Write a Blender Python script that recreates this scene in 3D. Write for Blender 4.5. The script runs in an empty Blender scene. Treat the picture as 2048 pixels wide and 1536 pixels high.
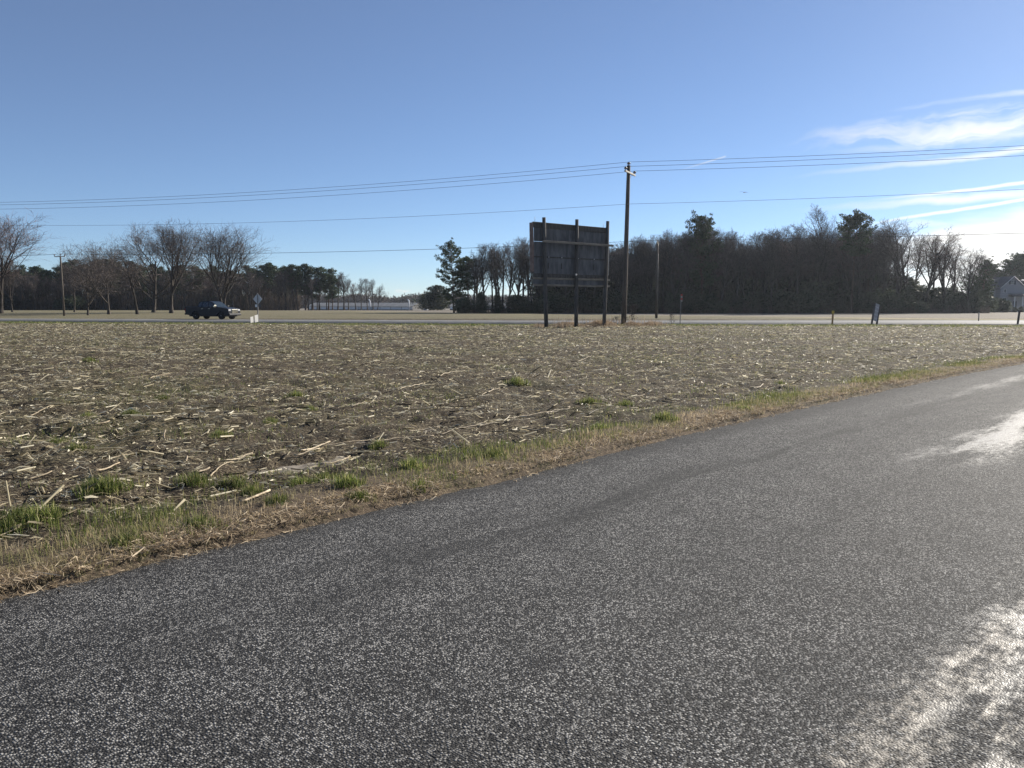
import bpy, bmesh, math, random
import numpy as np
from mathutils import Vector, Matrix

R = math.radians
S = bpy.context.scene
C = S.collection
rng = np.random.default_rng(7)
random.seed(7)

# ------------------------------------------------------------------ camera
F, YH, CH = 1658.0, 609.5, 1.65            # focal length and horizon row in photo pixels, eye height
PITCH = math.atan((768 - YH) / F)
cam = bpy.data.cameras.new("camera")
cam.sensor_width = 36.0
cam.lens = 36.0 * F / 2048.0
cam.clip_start, cam.clip_end = 0.05, 20000
co = bpy.data.objects.new("camera", cam)
C.objects.link(co)
co.location = (0, 0, CH)
co.rotation_euler = (R(90) - PITCH, 0, 0)
S.camera = co

# ------------------------------------------------------------------ light
SUN_AZ, SUN_EL = R(48), R(25)              # azimuth clockwise from +Y (the view)
sv = Vector((math.sin(SUN_AZ) * math.cos(SUN_EL), math.cos(SUN_AZ) * math.cos(SUN_EL), math.sin(SUN_EL)))
sl = bpy.data.lights.new("sun", 'SUN')
sl.energy, sl.angle, sl.color = 5.0, R(0.53), (1.0, 0.93, 0.82)
so = bpy.data.objects.new("sun", sl)
C.objects.link(so)
so.rotation_euler = (-sv).to_track_quat('-Z', 'Y').to_euler()
so.location = (30, 30, 40)
S.view_settings.view_transform = 'Standard'
S.view_settings.look = 'None'
S.view_settings.gamma = 1.0
S.view_settings.exposure = 0.85
S.view_settings.use_curve_mapping = False
S.cycles.use_denoising = True
S.cycles.denoiser = 'OPENIMAGEDENOISE'
S.cycles.denoising_input_passes = 'RGB_ALBEDO_NORMAL'
S.cycles.denoising_prefilter = 'ACCURATE'
S.cycles.max_bounces = 5
S.cycles.diffuse_bounces = 2
S.cycles.glossy_bounces = 2
S.cycles.transmission_bounces = 3
S.cycles.transparent_max_bounces = 8
S.cycles.volume_bounces = 0
HAZE = 0.00011                             # scattering per metre of the low haze


class NT:
    """small helper around a node tree"""
    def __init__(s, tree):
        s.t = tree
        s.n, s.l = tree.nodes, tree.links

    def new(s, typ, **kw):
        nd = s.n.new(typ)
        for k, v in kw.items():
            setattr(nd, k, v)
        return nd

    def put(s, sock, v):
        if v is None:
            return
        if hasattr(v, 'is_output'):
            s.l.new(v, sock)
        else:
            if hasattr(v, '__len__') and len(v) == 3 and sock.type == 'RGBA':
                v = (*v, 1)
            sock.default_value = v

    def math(s, op, a, b=None, c=None, clamp=False):
        nd = s.new('ShaderNodeMath', operation=op, use_clamp=clamp)
        for i, v in enumerate((a, b, c)):
            s.put(nd.inputs[i], v)
        return nd.outputs[0]

    def vmath(s, op, a, b=None):
        nd = s.new('ShaderNodeVectorMath', operation=op)
        s.put(nd.inputs[0], a)
        s.put(nd.inputs[1], b)
        return nd.outputs[0]

    def noise(s, vec, scale, detail=3.0, rough=0.55, dist=0.0):
        nd = s.new('ShaderNodeTexNoise')
        s.put(nd.inputs['Vector'], vec)
        s.put(nd.inputs['Scale'], scale)
        s.put(nd.inputs['Detail'], detail)
        s.put(nd.inputs['Roughness'], rough)
        s.put(nd.inputs['Distortion'], dist)
        return nd.outputs['Fac']

    def voronoi(s, vec, scale, out='Color', feature='F1'):
        nd = s.new('ShaderNodeTexVoronoi', feature=feature)
        s.put(nd.inputs['Vector'], vec)
        s.put(nd.inputs['Scale'], scale)
        return nd.outputs[out]

    def ss(s, x, a, b, lo=0.0, hi=1.0):
        nd = s.new('ShaderNodeMapRange', interpolation_type='SMOOTHSTEP')
        for k, v in zip(('Value', 'From Min', 'From Max', 'To Min', 'To Max'), (x, a, b, lo, hi)):
            s.put(nd.inputs[k], v)
        return nd.outputs[0]

    def mix(s, f, a, b):
        nd = s.new('ShaderNodeMix', data_type='RGBA')
        s.put(nd.inputs[0], f)
        s.put(nd.inputs[6], a)
        s.put(nd.inputs[7], b)
        return nd.outputs[2]

    def ramp(s, f, stops):
        nd = s.new('ShaderNodeValToRGB')
        s.put(nd.inputs[0], f)
        e = nd.color_ramp.elements
        while len(e) < len(stops):
            e.new(0.5)
        for el, (p, c) in zip(e, stops):
            el.position, el.color = p, (*c, 1)
        return nd.outputs[0]

    def bump(s, h, strength=0.5, dist=0.02):
        nd = s.new('ShaderNodeBump')
        s.put(nd.inputs['Strength'], strength)
        s.put(nd.inputs['Distance'], dist)
        s.put(nd.inputs['Height'], h)
        return nd.outputs[0]


# ------------------------------------------------------------------ sky (thin cirrus included)
W = bpy.data.worlds.new("World")
S.world = W
W.use_nodes = True
w = NT(W.node_tree)
w.n.clear()
sky = w.new('ShaderNodeTexSky', sky_type='NISHITA')
sky.sun_disc = False
sky.sun_elevation = SUN_EL
sky.sun_rotation = SUN_AZ
sky.altitude, sky.air_density, sky.dust_density, sky.ozone_density = 0, 0.65, 0.12, 4.5
g = w.new('ShaderNodeTexCoord').outputs['Generated']
sx = w.new('ShaderNodeSeparateXYZ')
w.l.new(g, sx.inputs[0])
az = w.math('MULTIPLY', w.math('ARCTAN2', sx.outputs[0], sx.outputs[1]), 57.29578)
el = w.math('MULTIPLY', w.math('ARCSINE', sx.outputs[2]), 57.29578)


def comb(x, y, z=0.0):
    c = w.new('ShaderNodeCombineXYZ')
    w.put(c.inputs[0], x); w.put(c.inputs[1], y); w.put(c.inputs[2], z)
    return c.outputs[0]


# distance of a direction from a rising line of cloud, in degrees
def streak(az0, el0, slope, width, az_in, az_full, amount, nscale=(0.12, 1.2), lo=0.35, hi=0.65, seed=0.0):
    wob = w.math('MULTIPLY', w.math('SUBTRACT', w.noise(comb(az, el, seed), 0.22, 4), 0.5), width * 2.2)
    d = w.math('ADD', w.math('SUBTRACT', el, w.math('MULTIPLY_ADD', w.math('SUBTRACT', az, az0), slope, el0)), wob)
    body = w.ss(w.math('ABSOLUTE', d), 0.0, width, 1.0, 0.0)
    fib = w.noise(comb(w.math('MULTIPLY', az, nscale[0]), w.math('MULTIPLY', d, nscale[1]), seed), 1.0, 6, 0.62, 0.4)
    fib = w.ss(fib, lo, hi)
    m = w.math('MULTIPLY', w.math('MULTIPLY', body, fib), w.ss(az, az_in, az_full))
    return w.math('MULTIPLY', m, amount)


parts = [
    streak(30.0, 10.35, 0.035, 1.45, 15.0, 27, 0.80, (0.16, 1.1), 0.28, 0.72, 1.3),
    streak(30.0, 11.0, 0.05, 1.1, 17, 30, 0.65, (0.22, 1.6), 0.32, 0.70, 2.2),
    streak(30.0, 9.75, 0.03, 0.40, 17, 30, 0.55, (0.12, 0.8), 0.25, 0.65, 9.1),
    streak(30.0, 12.0, 0.055, 0.28, 20, 31, 0.50, (0.14, 0.8), 0.25, 0.65, 5.0),
    streak(30.0, 8.85, 0.065, 0.32, 15, 31, 0.62, (0.08, 0.6), 0.15, 0.5, 2.7),
    streak(30.0, 6.95, 0.076, 0.17, 21, 29, 0.85, (0.08, 0.6), 0.1, 0.5, 3.9),
    streak(30.0, 6.40, 0.030, 0.42, 16, 29, 0.75, (0.10, 0.8), 0.15, 0.6, 6.2),
    streak(30.0, 5.95, 0.13, 0.16, 21, 27, 0.90, (0.10, 0.8), 0.1, 0.5, 8.4),
    streak(26.0, 4.9, 0.03, 0.7, 19, 26, 0.50, (0.10, 1.2), 0.30, 0.65, 4.4),
]
# the low bank of bright cloud under the sun
wob = w.math('MULTIPLY', w.math('SUBTRACT', w.noise(comb(w.math('MULTIPLY', az, 0.25), w.math('MULTIPLY', el, 1.1), 7.7), 1.0, 5), 0.5), 1.5)
dd = w.math('ADD', w.math('SUBTRACT', el, w.math('MULTIPLY_ADD', w.math('SUBTRACT', az, 27.0), 0.15, 5.15)), wob)
bank = w.math('MULTIPLY', w.ss(dd, -1.3, 0.30, 1.0, 0.0), w.ss(az, 19.5, 27.0))
bank = w.math('MULTIPLY', bank, w.ss(w.noise(comb(w.math('MULTIPLY', az, 0.16), w.math('MULTIPLY', el, 1.6), 3.3), 1.0, 5), 0.22, 0.52, 0.55, 1.0))
parts.append(w.math('MULTIPLY', bank, 0.97))
# small puffs low over the far trees
pf = w.noise(comb(w.math('MULTIPLY', az, 0.55), w.math('MULTIPLY', el, 1.3), 11.0), 1.0, 5, 0.55)
puff = w.math('MULTIPLY', w.ss(pf, 0.53, 0.66), w.math('MULTIPLY', w.ss(el, 0.2, 0.7), w.ss(el, 1.0, 1.7, 1.0, 0.0)))
parts.append(w.math('MULTIPLY', puff, 0.75))
# a short vapour trail
dt = w.math('SUBTRACT', el, w.math('MULTIPLY_ADD', w.math('SUBTRACT', az, 13.2), 0.26, 9.35))
tr = w.math('MULTIPLY', w.ss(w.math('ABSOLUTE', dt), 0.02, 0.09, 1.0, 0.0),
            w.math('MULTIPLY', w.ss(az, 10.5, 13.4), w.ss(az, 14.1, 14.25, 1.0, 0.0)))
parts.append(w.math('MULTIPLY', tr, 0.4))
cov = parts[0]
for p_ in parts[1:]:
    cov = w.math('MAXIMUM', cov, p_)
# beyond the frame the cirrus thins out again round the sun
cov = w.math('MULTIPLY', cov, w.ss(az, 75, 120, 1.0, 0.0))
cov = w.math('MAXIMUM', cov, 0.055)      # an even, barely visible veil of high cloud
bright = w.math('MULTIPLY_ADD', w.ss(az, 12, 34), 2.8, 7.6)
cl = w.new('ShaderNodeVectorMath', operation='SCALE')
cl.inputs[0].default_value = (1.0, 0.985, 0.95)
w.l.new(bright, cl.inputs['Scale'])
bgc = w.mix(cov, sky.outputs[0], cl.outputs[0])
bg = w.new('ShaderNodeBackground')
bg.inputs['Strength'].default_value = 0.0685
w.l.new(bgc, bg.inputs['Color'])
w.l.new(bg.outputs[0], w.new('ShaderNodeOutputWorld').inputs[0])


# ------------------------------------------------------------------ pixels to places
def ray(px, py):
    x, u = (px - 1024) / F, -(py - 768) / F
    c, s = math.cos(PITCH), math.sin(PITCH)
    return np.array((x, c + u * s, u * c - s))


def gp(px, py, z=0.0):
    d = ray(px, py)
    t = (z - CH) / d[2]
    return Vector((d[0] * t, d[1] * t, z))


def at(px, py, Y):
    d = ray(px, py)
    t = Y / d[1]
    return Vector((d[0] * t, Y, CH + d[2] * t))


# ------------------------------------------------------------------ numpy noise
_h = rng.random((512, 512))


def vnoise(x, y):
    xi, yi = np.floor(x).astype(int), np.floor(y).astype(int)
    fx, fy = x - xi, y - yi
    fx, fy = fx * fx * (3 - 2 * fx), fy * fy * (3 - 2 * fy)
    a, b = _h[xi % 512, yi % 512], _h[(xi + 1) % 512, yi % 512]
    c, d = _h[xi % 512, (yi + 1) % 512], _h[(xi + 1) % 512, (yi + 1) % 512]
    return (a * (1 - fx) + b * fx) * (1 - fy) + (c * (1 - fx) + d * fx) * fy


# ------------------------------------------------------------------ mesh helpers
def mesh_np(name, V, FS, smooth=False):
    V = np.asarray(V, dtype=np.float32)
    me = bpy.data.meshes.new(name)
    me.vertices.add(len(V))
    me.vertices.foreach_set('co', V.ravel())
    FS = [np.asarray(f, dtype=np.int32) for f in FS if len(f)]
    loops = np.concatenate([f.ravel() for f in FS])
    tot = np.concatenate([np.full(len(f), f.shape[1], dtype=np.int32) for f in FS])
    start = np.concatenate(([0], np.cumsum(tot)[:-1])).astype(np.int32)
    me.loops.add(len(loops))
    me.loops.foreach_set('vertex_index', loops)
    me.polygons.add(len(tot))
    me.polygons.foreach_set('loop_start', start)
    if smooth:
        me.polygons.foreach_set('use_smooth', np.ones(len(tot), dtype=bool))
    me.update(calc_edges=True)
    return me


def obj(name, me, m=None, parent=None, loc=None):
    if m is not None and not me.materials:
        me.materials.append(m)
    o = bpy.data.objects.new(name, me)
    C.objects.link(o)
    if parent is not None:
        o.parent = parent
    if loc is not None:
        o.location = loc
    return o


def tag(o, label=None, cat=None, group=None, kind=None):
    for k, v in (('label', label), ('category', cat), ('group', group), ('kind', kind)):
        if v:
            o[k] = v
    return o


def thing(name, label, cat, loc=(0, 0, 0), rz=0.0, group=None):
    o = bpy.data.objects.new(name, None)
    o.empty_display_size = 0.2
    C.objects.link(o)
    o.location, o.rotation_euler = loc, (0, 0, rz)
    return tag(o, label, cat, group)


class MB:
    """collects shapes; build() links them as one mesh object"""
    def __init__(s):
        s.bm = bmesh.new()

    def box(s, x0, x1, y0, y1, z0, z1, bevel=0.0, rot=None):
        r = bmesh.ops.create_cube(s.bm, size=1.0)
        vs = r['verts']
        for v in vs:
            v.co = Vector(((x0 + x1) / 2 + v.co.x * (x1 - x0), (y0 + y1) / 2 + v.co.y * (y1 - y0), (z0 + z1) / 2 + v.co.z * (z1 - z0)))
        if rot is not None:
            c = Vector(((x0 + x1) / 2, (y0 + y1) / 2, (z0 + z1) / 2))
            bmesh.ops.rotate(s.bm, verts=vs, cent=c, matrix=rot)
        if bevel:
            es = list({e for v in vs for e in v.link_edges})
            bmesh.ops.bevel(s.bm, geom=es, offset=bevel, segments=2, affect='EDGES', profile=0.6)
        return s

    def tube(s, pts, radii, n=10, cap=True):
        rings = []
        pts = [Vector(p) for p in pts]
        for i, p in enumerate(pts):
            d = (pts[min(i + 1, len(pts) - 1)] - pts[max(i - 1, 0)]).normalized()
            a = d.cross(Vector((0, 0, 1)) if abs(d.z) < 0.9 else Vector((1, 0, 0))).normalized()
            b = d.cross(a)
            r = radii[i] if hasattr(radii, '__len__') else radii
            rings.append([s.bm.verts.new(p + a * (r * math.cos(2 * math.pi * k / n)) + b * (r * math.sin(2 * math.pi * k / n))) for k in range(n)])
        for q in range(len(rings) - 1):
            for k in range(n):
                f = s.bm.faces.new((rings[q][k], rings[q][(k + 1) % n], rings[q + 1][(k + 1) % n], rings[q + 1][k]))
                f.smooth = True
        if cap:
            s.bm.faces.new(rings[0]); s.bm.faces.new(rings[-1])
        return s

    def prism(s, poly, axis, a, b, bevel=0.0):
        """poly (2D) extruded along axis 'x','y','z' from a to b"""
        def mk(p, t):
            return {'y': (p[0], t, p[1]), 'x': (t, p[0], p[1]), 'z': (p[0], p[1], t)}[axis]
        v0 = [s.bm.verts.new(mk(p, a)) for p in poly]
        v1 = [s.bm.verts.new(mk(p, b)) for p in poly]
        fs = [s.bm.faces.new(v0), s.bm.faces.new(v1[::-1])]
        n = len(poly)
        for i in range(n):
            fs.append(s.bm.faces.new((v0[i], v1[i], v1[(i + 1) % n], v0[(i + 1) % n])))
        if bevel:
            es = list({e for v in v0 + v1 for e in v.link_edges})
            bmesh.ops.bevel(s.bm, geom=es, offset=bevel, segments=2, affect='EDGES', profile=0.6)
        return s

    def face(s, pts):
        s.bm.faces.new([s.bm.verts.new(p) for p in pts])
        return s

    def build(s, name, m, parent=None, loc=None, smooth=False):
        bmesh.ops.recalc_face_normals(s.bm, faces=s.bm.faces)
        me = bpy.data.meshes.new(name)
        s.bm.to_mesh(me)
        s.bm.free()
        if smooth:
            for p in me.polygons:
                p.use_smooth = True
        return obj(name, me, m, parent, loc)


# ------------------------------------------------------------------ materials
def surf(name, c1, c2, scale=4.0, rough=0.85, bump=0.0, bscale=30.0, spec=0.3, metal=0.0, stretch=(1, 1, 1), coat=0.0, objrand=0.0):
    m = bpy.data.materials.new(name)
    m.use_nodes = True
    t = NT(m.node_tree)
    b = t.n['Principled BSDF']
    v = t.new('ShaderNodeTexCoord').outputs['Object']
    mp = t.new('ShaderNodeMapping')
    mp.inputs['Scale'].default_value = stretch
    t.l.new(v, mp.inputs[0])
    v = mp.outputs[0]
    f = t.ss(t.noise(v, scale, 5, 0.6), 0.3, 0.7)
    col = t.mix(f, c1, c2)
    if objrand:
        r = t.new('ShaderNodeObjectInfo').outputs['Random']
        hs = t.new('ShaderNodeHueSaturation')
        t.put(hs.inputs['Value'], t.ss(r, 0, 1, 1 - objrand, 1 + objrand))
        t.put(hs.inputs['Color'], col)
        col = hs.outputs[0]
    t.put(b.inputs['Base Color'], col)
    b.inputs['Roughness'].default_value = rough
    b.inputs['Specular IOR Level'].default_value = spec
    b.inputs['Metallic'].default_value = metal
    if coat:
        b.inputs['Coat Weight'].default_value = coat
        b.inputs['Coat Roughness'].default_value = 0.05
    if bump:
        t.put(b.inputs['Normal'], t.bump(t.noise(v, bscale, 4), bump, 0.02))
    return m


def leafy(name, stops, trans=0.3, rough=0.7, objrand=0.0, patch=None, spec=0.25):
    """thin plant matter: colour per piece, light passes through"""
    m = bpy.data.materials.new(name)
    m.use_nodes = True
    t = NT(m.node_tree)
    t.n.clear()
    ri = t.new('ShaderNodeNewGeometry').outputs['Random Per Island']
    col = t.ramp(ri, stops)
    if patch:
        v = t.new('ShaderNodeTexCoord').outputs['Object']
        f = t.ss(t.noise(v, patch[0], 3), 0.4, 0.62)
        col = t.mix(t.math('MULTIPLY', f, patch[2]), col, patch[1])
    if objrand:
        r = t.new('ShaderNodeObjectInfo').outputs['Random']
        hs = t.new('ShaderNodeHueSaturation')
        t.put(hs.inputs['Value'], t.ss(r, 0, 1, 1 - objrand, 1 + objrand))
        t.put(hs.inputs['Color'], col)
        col = hs.outputs[0]
    b = t.new('ShaderNodeBsdfPrincipled')
    t.put(b.inputs['Base Color'], col)
    b.inputs['Roughness'].default_value = rough
    b.inputs['Specular IOR Level'].default_value = spec
    tr = t.new('ShaderNodeBsdfTranslucent')
    t.put(tr.inputs[0], col)
    mx = t.new('ShaderNodeMixShader')
    mx.inputs[0].default_value = trans
    t.l.new(b.outputs[0], mx.inputs[1])
    t.l.new(tr.outputs[0], mx.inputs[2])
    t.l.new(mx.outputs[0], t.new('ShaderNodeOutputMaterial').inputs[0])
    return m


def soil_mat(name, dark, mid, straw, straw_amt, green, green_amt, fine=60.0):
    m = bpy.data.materials.new(name)
    m.use_nodes = True
    t = NT(m.node_tree)
    b = t.n['Principled BSDF']
    v = t.new('ShaderNodeTexCoord').outputs['Object']
    mp = t.new('ShaderNodeMapping')
    mp.inputs['Rotation'].default_value = (0, 0, R(12))
    mp.inputs['Scale'].default_value = (0.55, 1.0, 1.0)
    t.l.new(v, mp.inputs[0])
    vs = mp.outputs[0]
    col = t.mix(t.ss(t.noise(v, 3.0, 6, 0.65), 0.35, 0.65), dark, mid)
    chaff = t.ss(t.noise(vs, fine, 3, 0.7), 0.5, 0.62)
    big = t.ss(t.noise(v, 0.35, 4, 0.6), 0.3, 0.7, 0.55, 1.0)
    col = t.mix(t.math('MULTIPLY', t.math('MULTIPLY', chaff, big), straw_amt), col, straw)
    gm = t.math('MULTIPLY', t.ss(t.noise(v, 0.23, 5, 0.65), 0.48, 0.66), t.ss(t.noise(v, fine * 0.5, 3), 0.4, 0.6))
    col = t.mix(t.math('MULTIPLY', gm, green_amt), col, green)
    t.put(b.inputs['Base Color'], col)
    b.inputs['Roughness'].default_value = 0.95
    b.inputs['Specular IOR Level'].default_value = 0.15
    t.put(b.inputs['Normal'], t.bump(t.noise(vs, fine * 0.6, 5, 0.7), 0.9, 0.03))
    return m


M_soil = soil_mat("field_soil", (0.022, 0.017, 0.012), (0.055, 0.042, 0.029), (0.48, 0.40, 0.265), 0.5, (0.07, 0.08, 0.025), 0.6)
M_stub = soil_mat("far_stubble", (0.12, 0.103, 0.085), (0.20, 0.175, 0.145), (0.38, 0.335, 0.27), 0.8, (0.10, 0.11, 0.05), 0.5, 6.0)
M_lawn = soil_mat("winter_lawn", (0.10, 0.092, 0.05), (0.185, 0.16, 0.10), (0.32, 0.265, 0.18), 0.6, (0.075, 0.09, 0.035), 0.85, 4.0)
M_edge = soil_mat("verge_turf", (0.045, 0.04, 0.022), (0.09, 0.08, 0.04), (0.19, 0.16, 0.09), 0.5, (0.05, 0.07, 0.02), 0.8, 12.0)
M_verge = soil_mat("verge_soil", (0.05, 0.038, 0.028), (0.12, 0.09, 0.062), (0.32, 0.25, 0.165), 0.8, (0.07, 0.08, 0.03), 0.5)

# chip-seal road: stones in bitumen, polished wheel tracks
M_road = bpy.data.materials.new("chip_seal")
M_road.use_nodes = True
t = NT(M_road.node_tree)
b = t.n['Principled BSDF']
v = t.new('ShaderNodeTexCoord').outputs['Object']
sp = t.new('ShaderNodeSeparateXYZ')
t.l.new(v, sp.inputs[0])
along = t.new('ShaderNodeMapping')
along.inputs['Scale'].default_value = (0.16, 1.0, 1.0)
t.l.new(v, along.inputs[0])
wander = t.math('MULTIPLY', t.math('SUBTRACT', t.noise(along.outputs[0], 0.9, 3), 0.5), 0.55)
vy = t.math('ADD', sp.outputs[1], wander)
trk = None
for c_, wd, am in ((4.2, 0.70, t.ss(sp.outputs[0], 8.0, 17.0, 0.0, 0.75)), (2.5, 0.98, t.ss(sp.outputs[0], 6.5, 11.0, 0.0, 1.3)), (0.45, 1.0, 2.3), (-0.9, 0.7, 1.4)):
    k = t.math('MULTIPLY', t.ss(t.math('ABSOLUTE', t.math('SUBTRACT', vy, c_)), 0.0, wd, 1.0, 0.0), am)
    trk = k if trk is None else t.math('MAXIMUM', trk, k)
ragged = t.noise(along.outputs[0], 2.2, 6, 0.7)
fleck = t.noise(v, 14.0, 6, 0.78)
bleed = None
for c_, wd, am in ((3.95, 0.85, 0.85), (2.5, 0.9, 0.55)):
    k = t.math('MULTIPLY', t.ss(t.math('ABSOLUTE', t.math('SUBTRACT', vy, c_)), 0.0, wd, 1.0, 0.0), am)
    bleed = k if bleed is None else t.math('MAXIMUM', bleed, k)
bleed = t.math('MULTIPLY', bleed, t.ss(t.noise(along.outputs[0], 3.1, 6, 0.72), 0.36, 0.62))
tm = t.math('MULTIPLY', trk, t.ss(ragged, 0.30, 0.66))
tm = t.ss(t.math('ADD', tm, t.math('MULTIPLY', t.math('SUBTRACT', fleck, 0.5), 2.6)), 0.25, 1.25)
cell = t.voronoi(v, 104.0, 'Color')
cdist = t.voronoi(v, 104.0, 'Distance')
cr = t.new('ShaderNodeSeparateColor')
t.l.new(cell, cr.inputs[0])
chip = t.ramp(cr.outputs[0], ((0.0, (0.018, 0.018, 0.020)), (0.46, (0.030, 0.0295, 0.029)), (0.58, (0.13, 0.127, 0.121)), (0.82, (0.29, 0.283, 0.268)), (1.0, (0.48, 0.465, 0.435))))
gap = t.ss(cdist, 0.42, 0.72)
dense = t.ss(t.noise(v, 2.6, 5, 0.65), 0.34, 0.66, 0.0, 0.5)
rim = t.ss(t.math('ADD', sp.outputs[1], t.math('MULTIPLY', t.math('SUBTRACT', t.noise(v, 3.0, 4), 0.5), 0.5)), 4.75, 5.25, 0.0, 0.75)
dense = t.math('MAXIMUM', t.math('MAXIMUM', dense, rim), bleed)
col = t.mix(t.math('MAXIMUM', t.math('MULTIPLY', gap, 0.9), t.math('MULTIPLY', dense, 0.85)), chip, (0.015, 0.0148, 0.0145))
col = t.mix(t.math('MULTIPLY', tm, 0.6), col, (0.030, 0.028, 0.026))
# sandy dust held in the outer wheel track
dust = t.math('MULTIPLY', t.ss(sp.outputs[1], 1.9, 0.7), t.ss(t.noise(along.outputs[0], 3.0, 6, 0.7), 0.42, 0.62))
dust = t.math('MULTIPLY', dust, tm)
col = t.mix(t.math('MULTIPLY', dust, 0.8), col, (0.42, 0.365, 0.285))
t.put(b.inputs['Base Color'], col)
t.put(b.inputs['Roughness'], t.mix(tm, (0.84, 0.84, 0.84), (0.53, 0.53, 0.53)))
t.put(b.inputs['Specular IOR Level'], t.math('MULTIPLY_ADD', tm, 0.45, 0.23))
hgt = t.math('SUBTRACT', t.math('MULTIPLY', cr.outputs[1], 0.5), cdist)
bn = t.new('ShaderNodeBump')
t.put(bn.inputs['Height'], hgt)
t.put(bn.inputs['Strength'], t.math('MULTIPLY_ADD', tm, -0.6, 0.95))
bn.inputs['Distance'].default_value = 0.007
t.put(b.inputs['Normal'], bn.outputs[0])

M_hwy = surf("highway_asphalt", (0.105, 0.105, 0.105), (0.16, 0.158, 0.15), 0.8, 0.7, 0.5, 40, 0.4, stretch=(1, 0.3, 1))
M_bark = surf("grey_bark", (0.034, 0.029, 0.026), (0.082, 0.070, 0.060), 2.0, 0.9, 0.6, 12, 0.15, stretch=(3, 3, 0.6), objrand=0.25)
M_twig = leafy("twigs", ((0, (0.058, 0.048, 0.044)), (0.5, (0.095, 0.077, 0.070)), (1, (0.16, 0.132, 0.12))), 0.0, 0.85, 0.25)
M_ltwig = leafy("lawn_tree_twigs", ((0, (0.075, 0.062, 0.056)), (0.5, (0.118, 0.096, 0.086)), (1, (0.185, 0.155, 0.14))), 0.0, 0.85, 0.2)
M_redtwig = leafy("red_budded_twigs", ((0, (0.095, 0.060, 0.054)), (0.5, (0.14, 0.092, 0.08)), (1, (0.21, 0.15, 0.13))), 0.0, 0.85, 0.15)
M_pbark = surf("pine_bark", (0.06, 0.042, 0.032), (0.14, 0.095, 0.07), 2.5, 0.9, 0.7, 14, 0.15, stretch=(3, 3, 0.8), objrand=0.2)
M_needle = leafy("pine_needles", ((0, (0.020, 0.036, 0.016)), (0.5, (0.042, 0.066, 0.028)), (1, (0.085, 0.115, 0.05))), 0.22, 0.6, 0.2)
M_holly = leafy("evergreen_leaves", ((0, (0.032, 0.042, 0.024)), (0.6, (0.058, 0.072, 0.040)), (1, (0.11, 0.12, 0.075))), 0.25, 0.5, 0.35)
M_brush = leafy("brush_stems", ((0, (0.055, 0.042, 0.034)), (0.6, (0.11, 0.085, 0.065)), (1, (0.19, 0.15, 0.115))), 0.1, 0.9)
M_straw = leafy("corn_straw", ((0, (0.05, 0.040, 0.025)), (0.22, (0.15, 0.122, 0.072)), (0.45, (0.45, 0.385, 0.245)), (0.82, (0.70, 0.63, 0.45)), (1, (0.86, 0.80, 0.63))), 0.38, 0.55, spec=0.3)
M_stalk = surf("corn_stalk", (0.24, 0.185, 0.115), (0.46, 0.38, 0.26), 18.0, 0.6, 0.4, 60, 0.3, stretch=(1, 1, 1), objrand=0.25)
M_dry = leafy("dry_grass", ((0, (0.20, 0.15, 0.085)), (0.5, (0.46, 0.355, 0.22)), (1, (0.74, 0.61, 0.42))), 0.46, 0.7, patch=(1.3, (0.23, 0.23, 0.09), 0.75))
M_litter = leafy("straw_litter", ((0, (0.17, 0.12, 0.075)), (0.5, (0.42, 0.325, 0.215)), (1, (0.70, 0.585, 0.42))), 0.35, 0.7)
M_green = leafy("green_grass", ((0, (0.06, 0.088, 0.020)), (0.5, (0.13, 0.165, 0.042)), (0.8, (0.25, 0.26, 0.085)), (1, (0.46, 0.40, 0.21))), 0.48, 0.6, 0.2)
M_tan = leafy("tall_dead_grass", ((0, (0.17, 0.125, 0.085)), (0.5, (0.36, 0.27, 0.18)), (1, (0.55, 0.44, 0.31))), 0.3, 0.8)
M_wood = surf("weathered_timber", (0.060, 0.056, 0.052), (0.125, 0.117, 0.108), 3.0, 0.85, 0.5, 25, 0.2, stretch=(4, 4, 0.5))
M_wrail = surf("bleached_rail", (0.17, 0.15, 0.12), (0.28, 0.25, 0.205), 3.0, 0.85, 0.5, 25, 0.2, stretch=(0.6, 4, 4))
M_ply = surf("stained_plywood", (0.085, 0.088, 0.092), (0.165, 0.168, 0.172), 1.4, 0.85, 0.2, 20, 0.2, stretch=(1.6, 1, 0.5))
M_redwood = surf("board_edge", (0.16, 0.11, 0.09), (0.25, 0.18, 0.15), 3, 0.8)
M_white = surf("white_paint", (0.74, 0.74, 0.72), (0.82, 0.82, 0.80), 3, 0.5)
M_corru = leafy("white_plastic_sheet", ((0, (0.80, 0.79, 0.76)), (1, (0.84, 0.83, 0.80))), 0.35, 0.4)
M_alu = surf("sign_aluminium", (0.50, 0.50, 0.50), (0.60, 0.60, 0.59), 3, 0.6)
M_galv = surf("galvanised_steel", (0.20, 0.19, 0.18), (0.30, 0.29, 0.275), 6, 0.6, metal=0.4)
M_pole = surf("creosote_pole", (0.070, 0.058, 0.048), (0.135, 0.115, 0.095), 1.5, 0.85, 0.5, 20, 0.2, stretch=(6, 6, 0.4))
M_arm = surf("bleached_crossarm", (0.34, 0.32, 0.29), (0.46, 0.44, 0.40), 4, 0.8)
M_porc = surf("grey_porcelain", (0.16, 0.13, 0.12), (0.24, 0.20, 0.19), 5, 0.3)
M_wire = surf("dull_wire", (0.035, 0.037, 0.04), (0.05, 0.052, 0.055), 5, 0.6)
M_red = surf("red_reflector", (0.42, 0.05, 0.03), (0.5, 0.07, 0.05), 5, 0.4)
M_yellow = surf("yellow_tape", (0.62, 0.42, 0.06), (0.7, 0.5, 0.09), 5, 0.5)
M_lath = surf("raw_stake", (0.36, 0.20, 0.085), (0.46, 0.28, 0.13), 5, 0.8)

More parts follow.
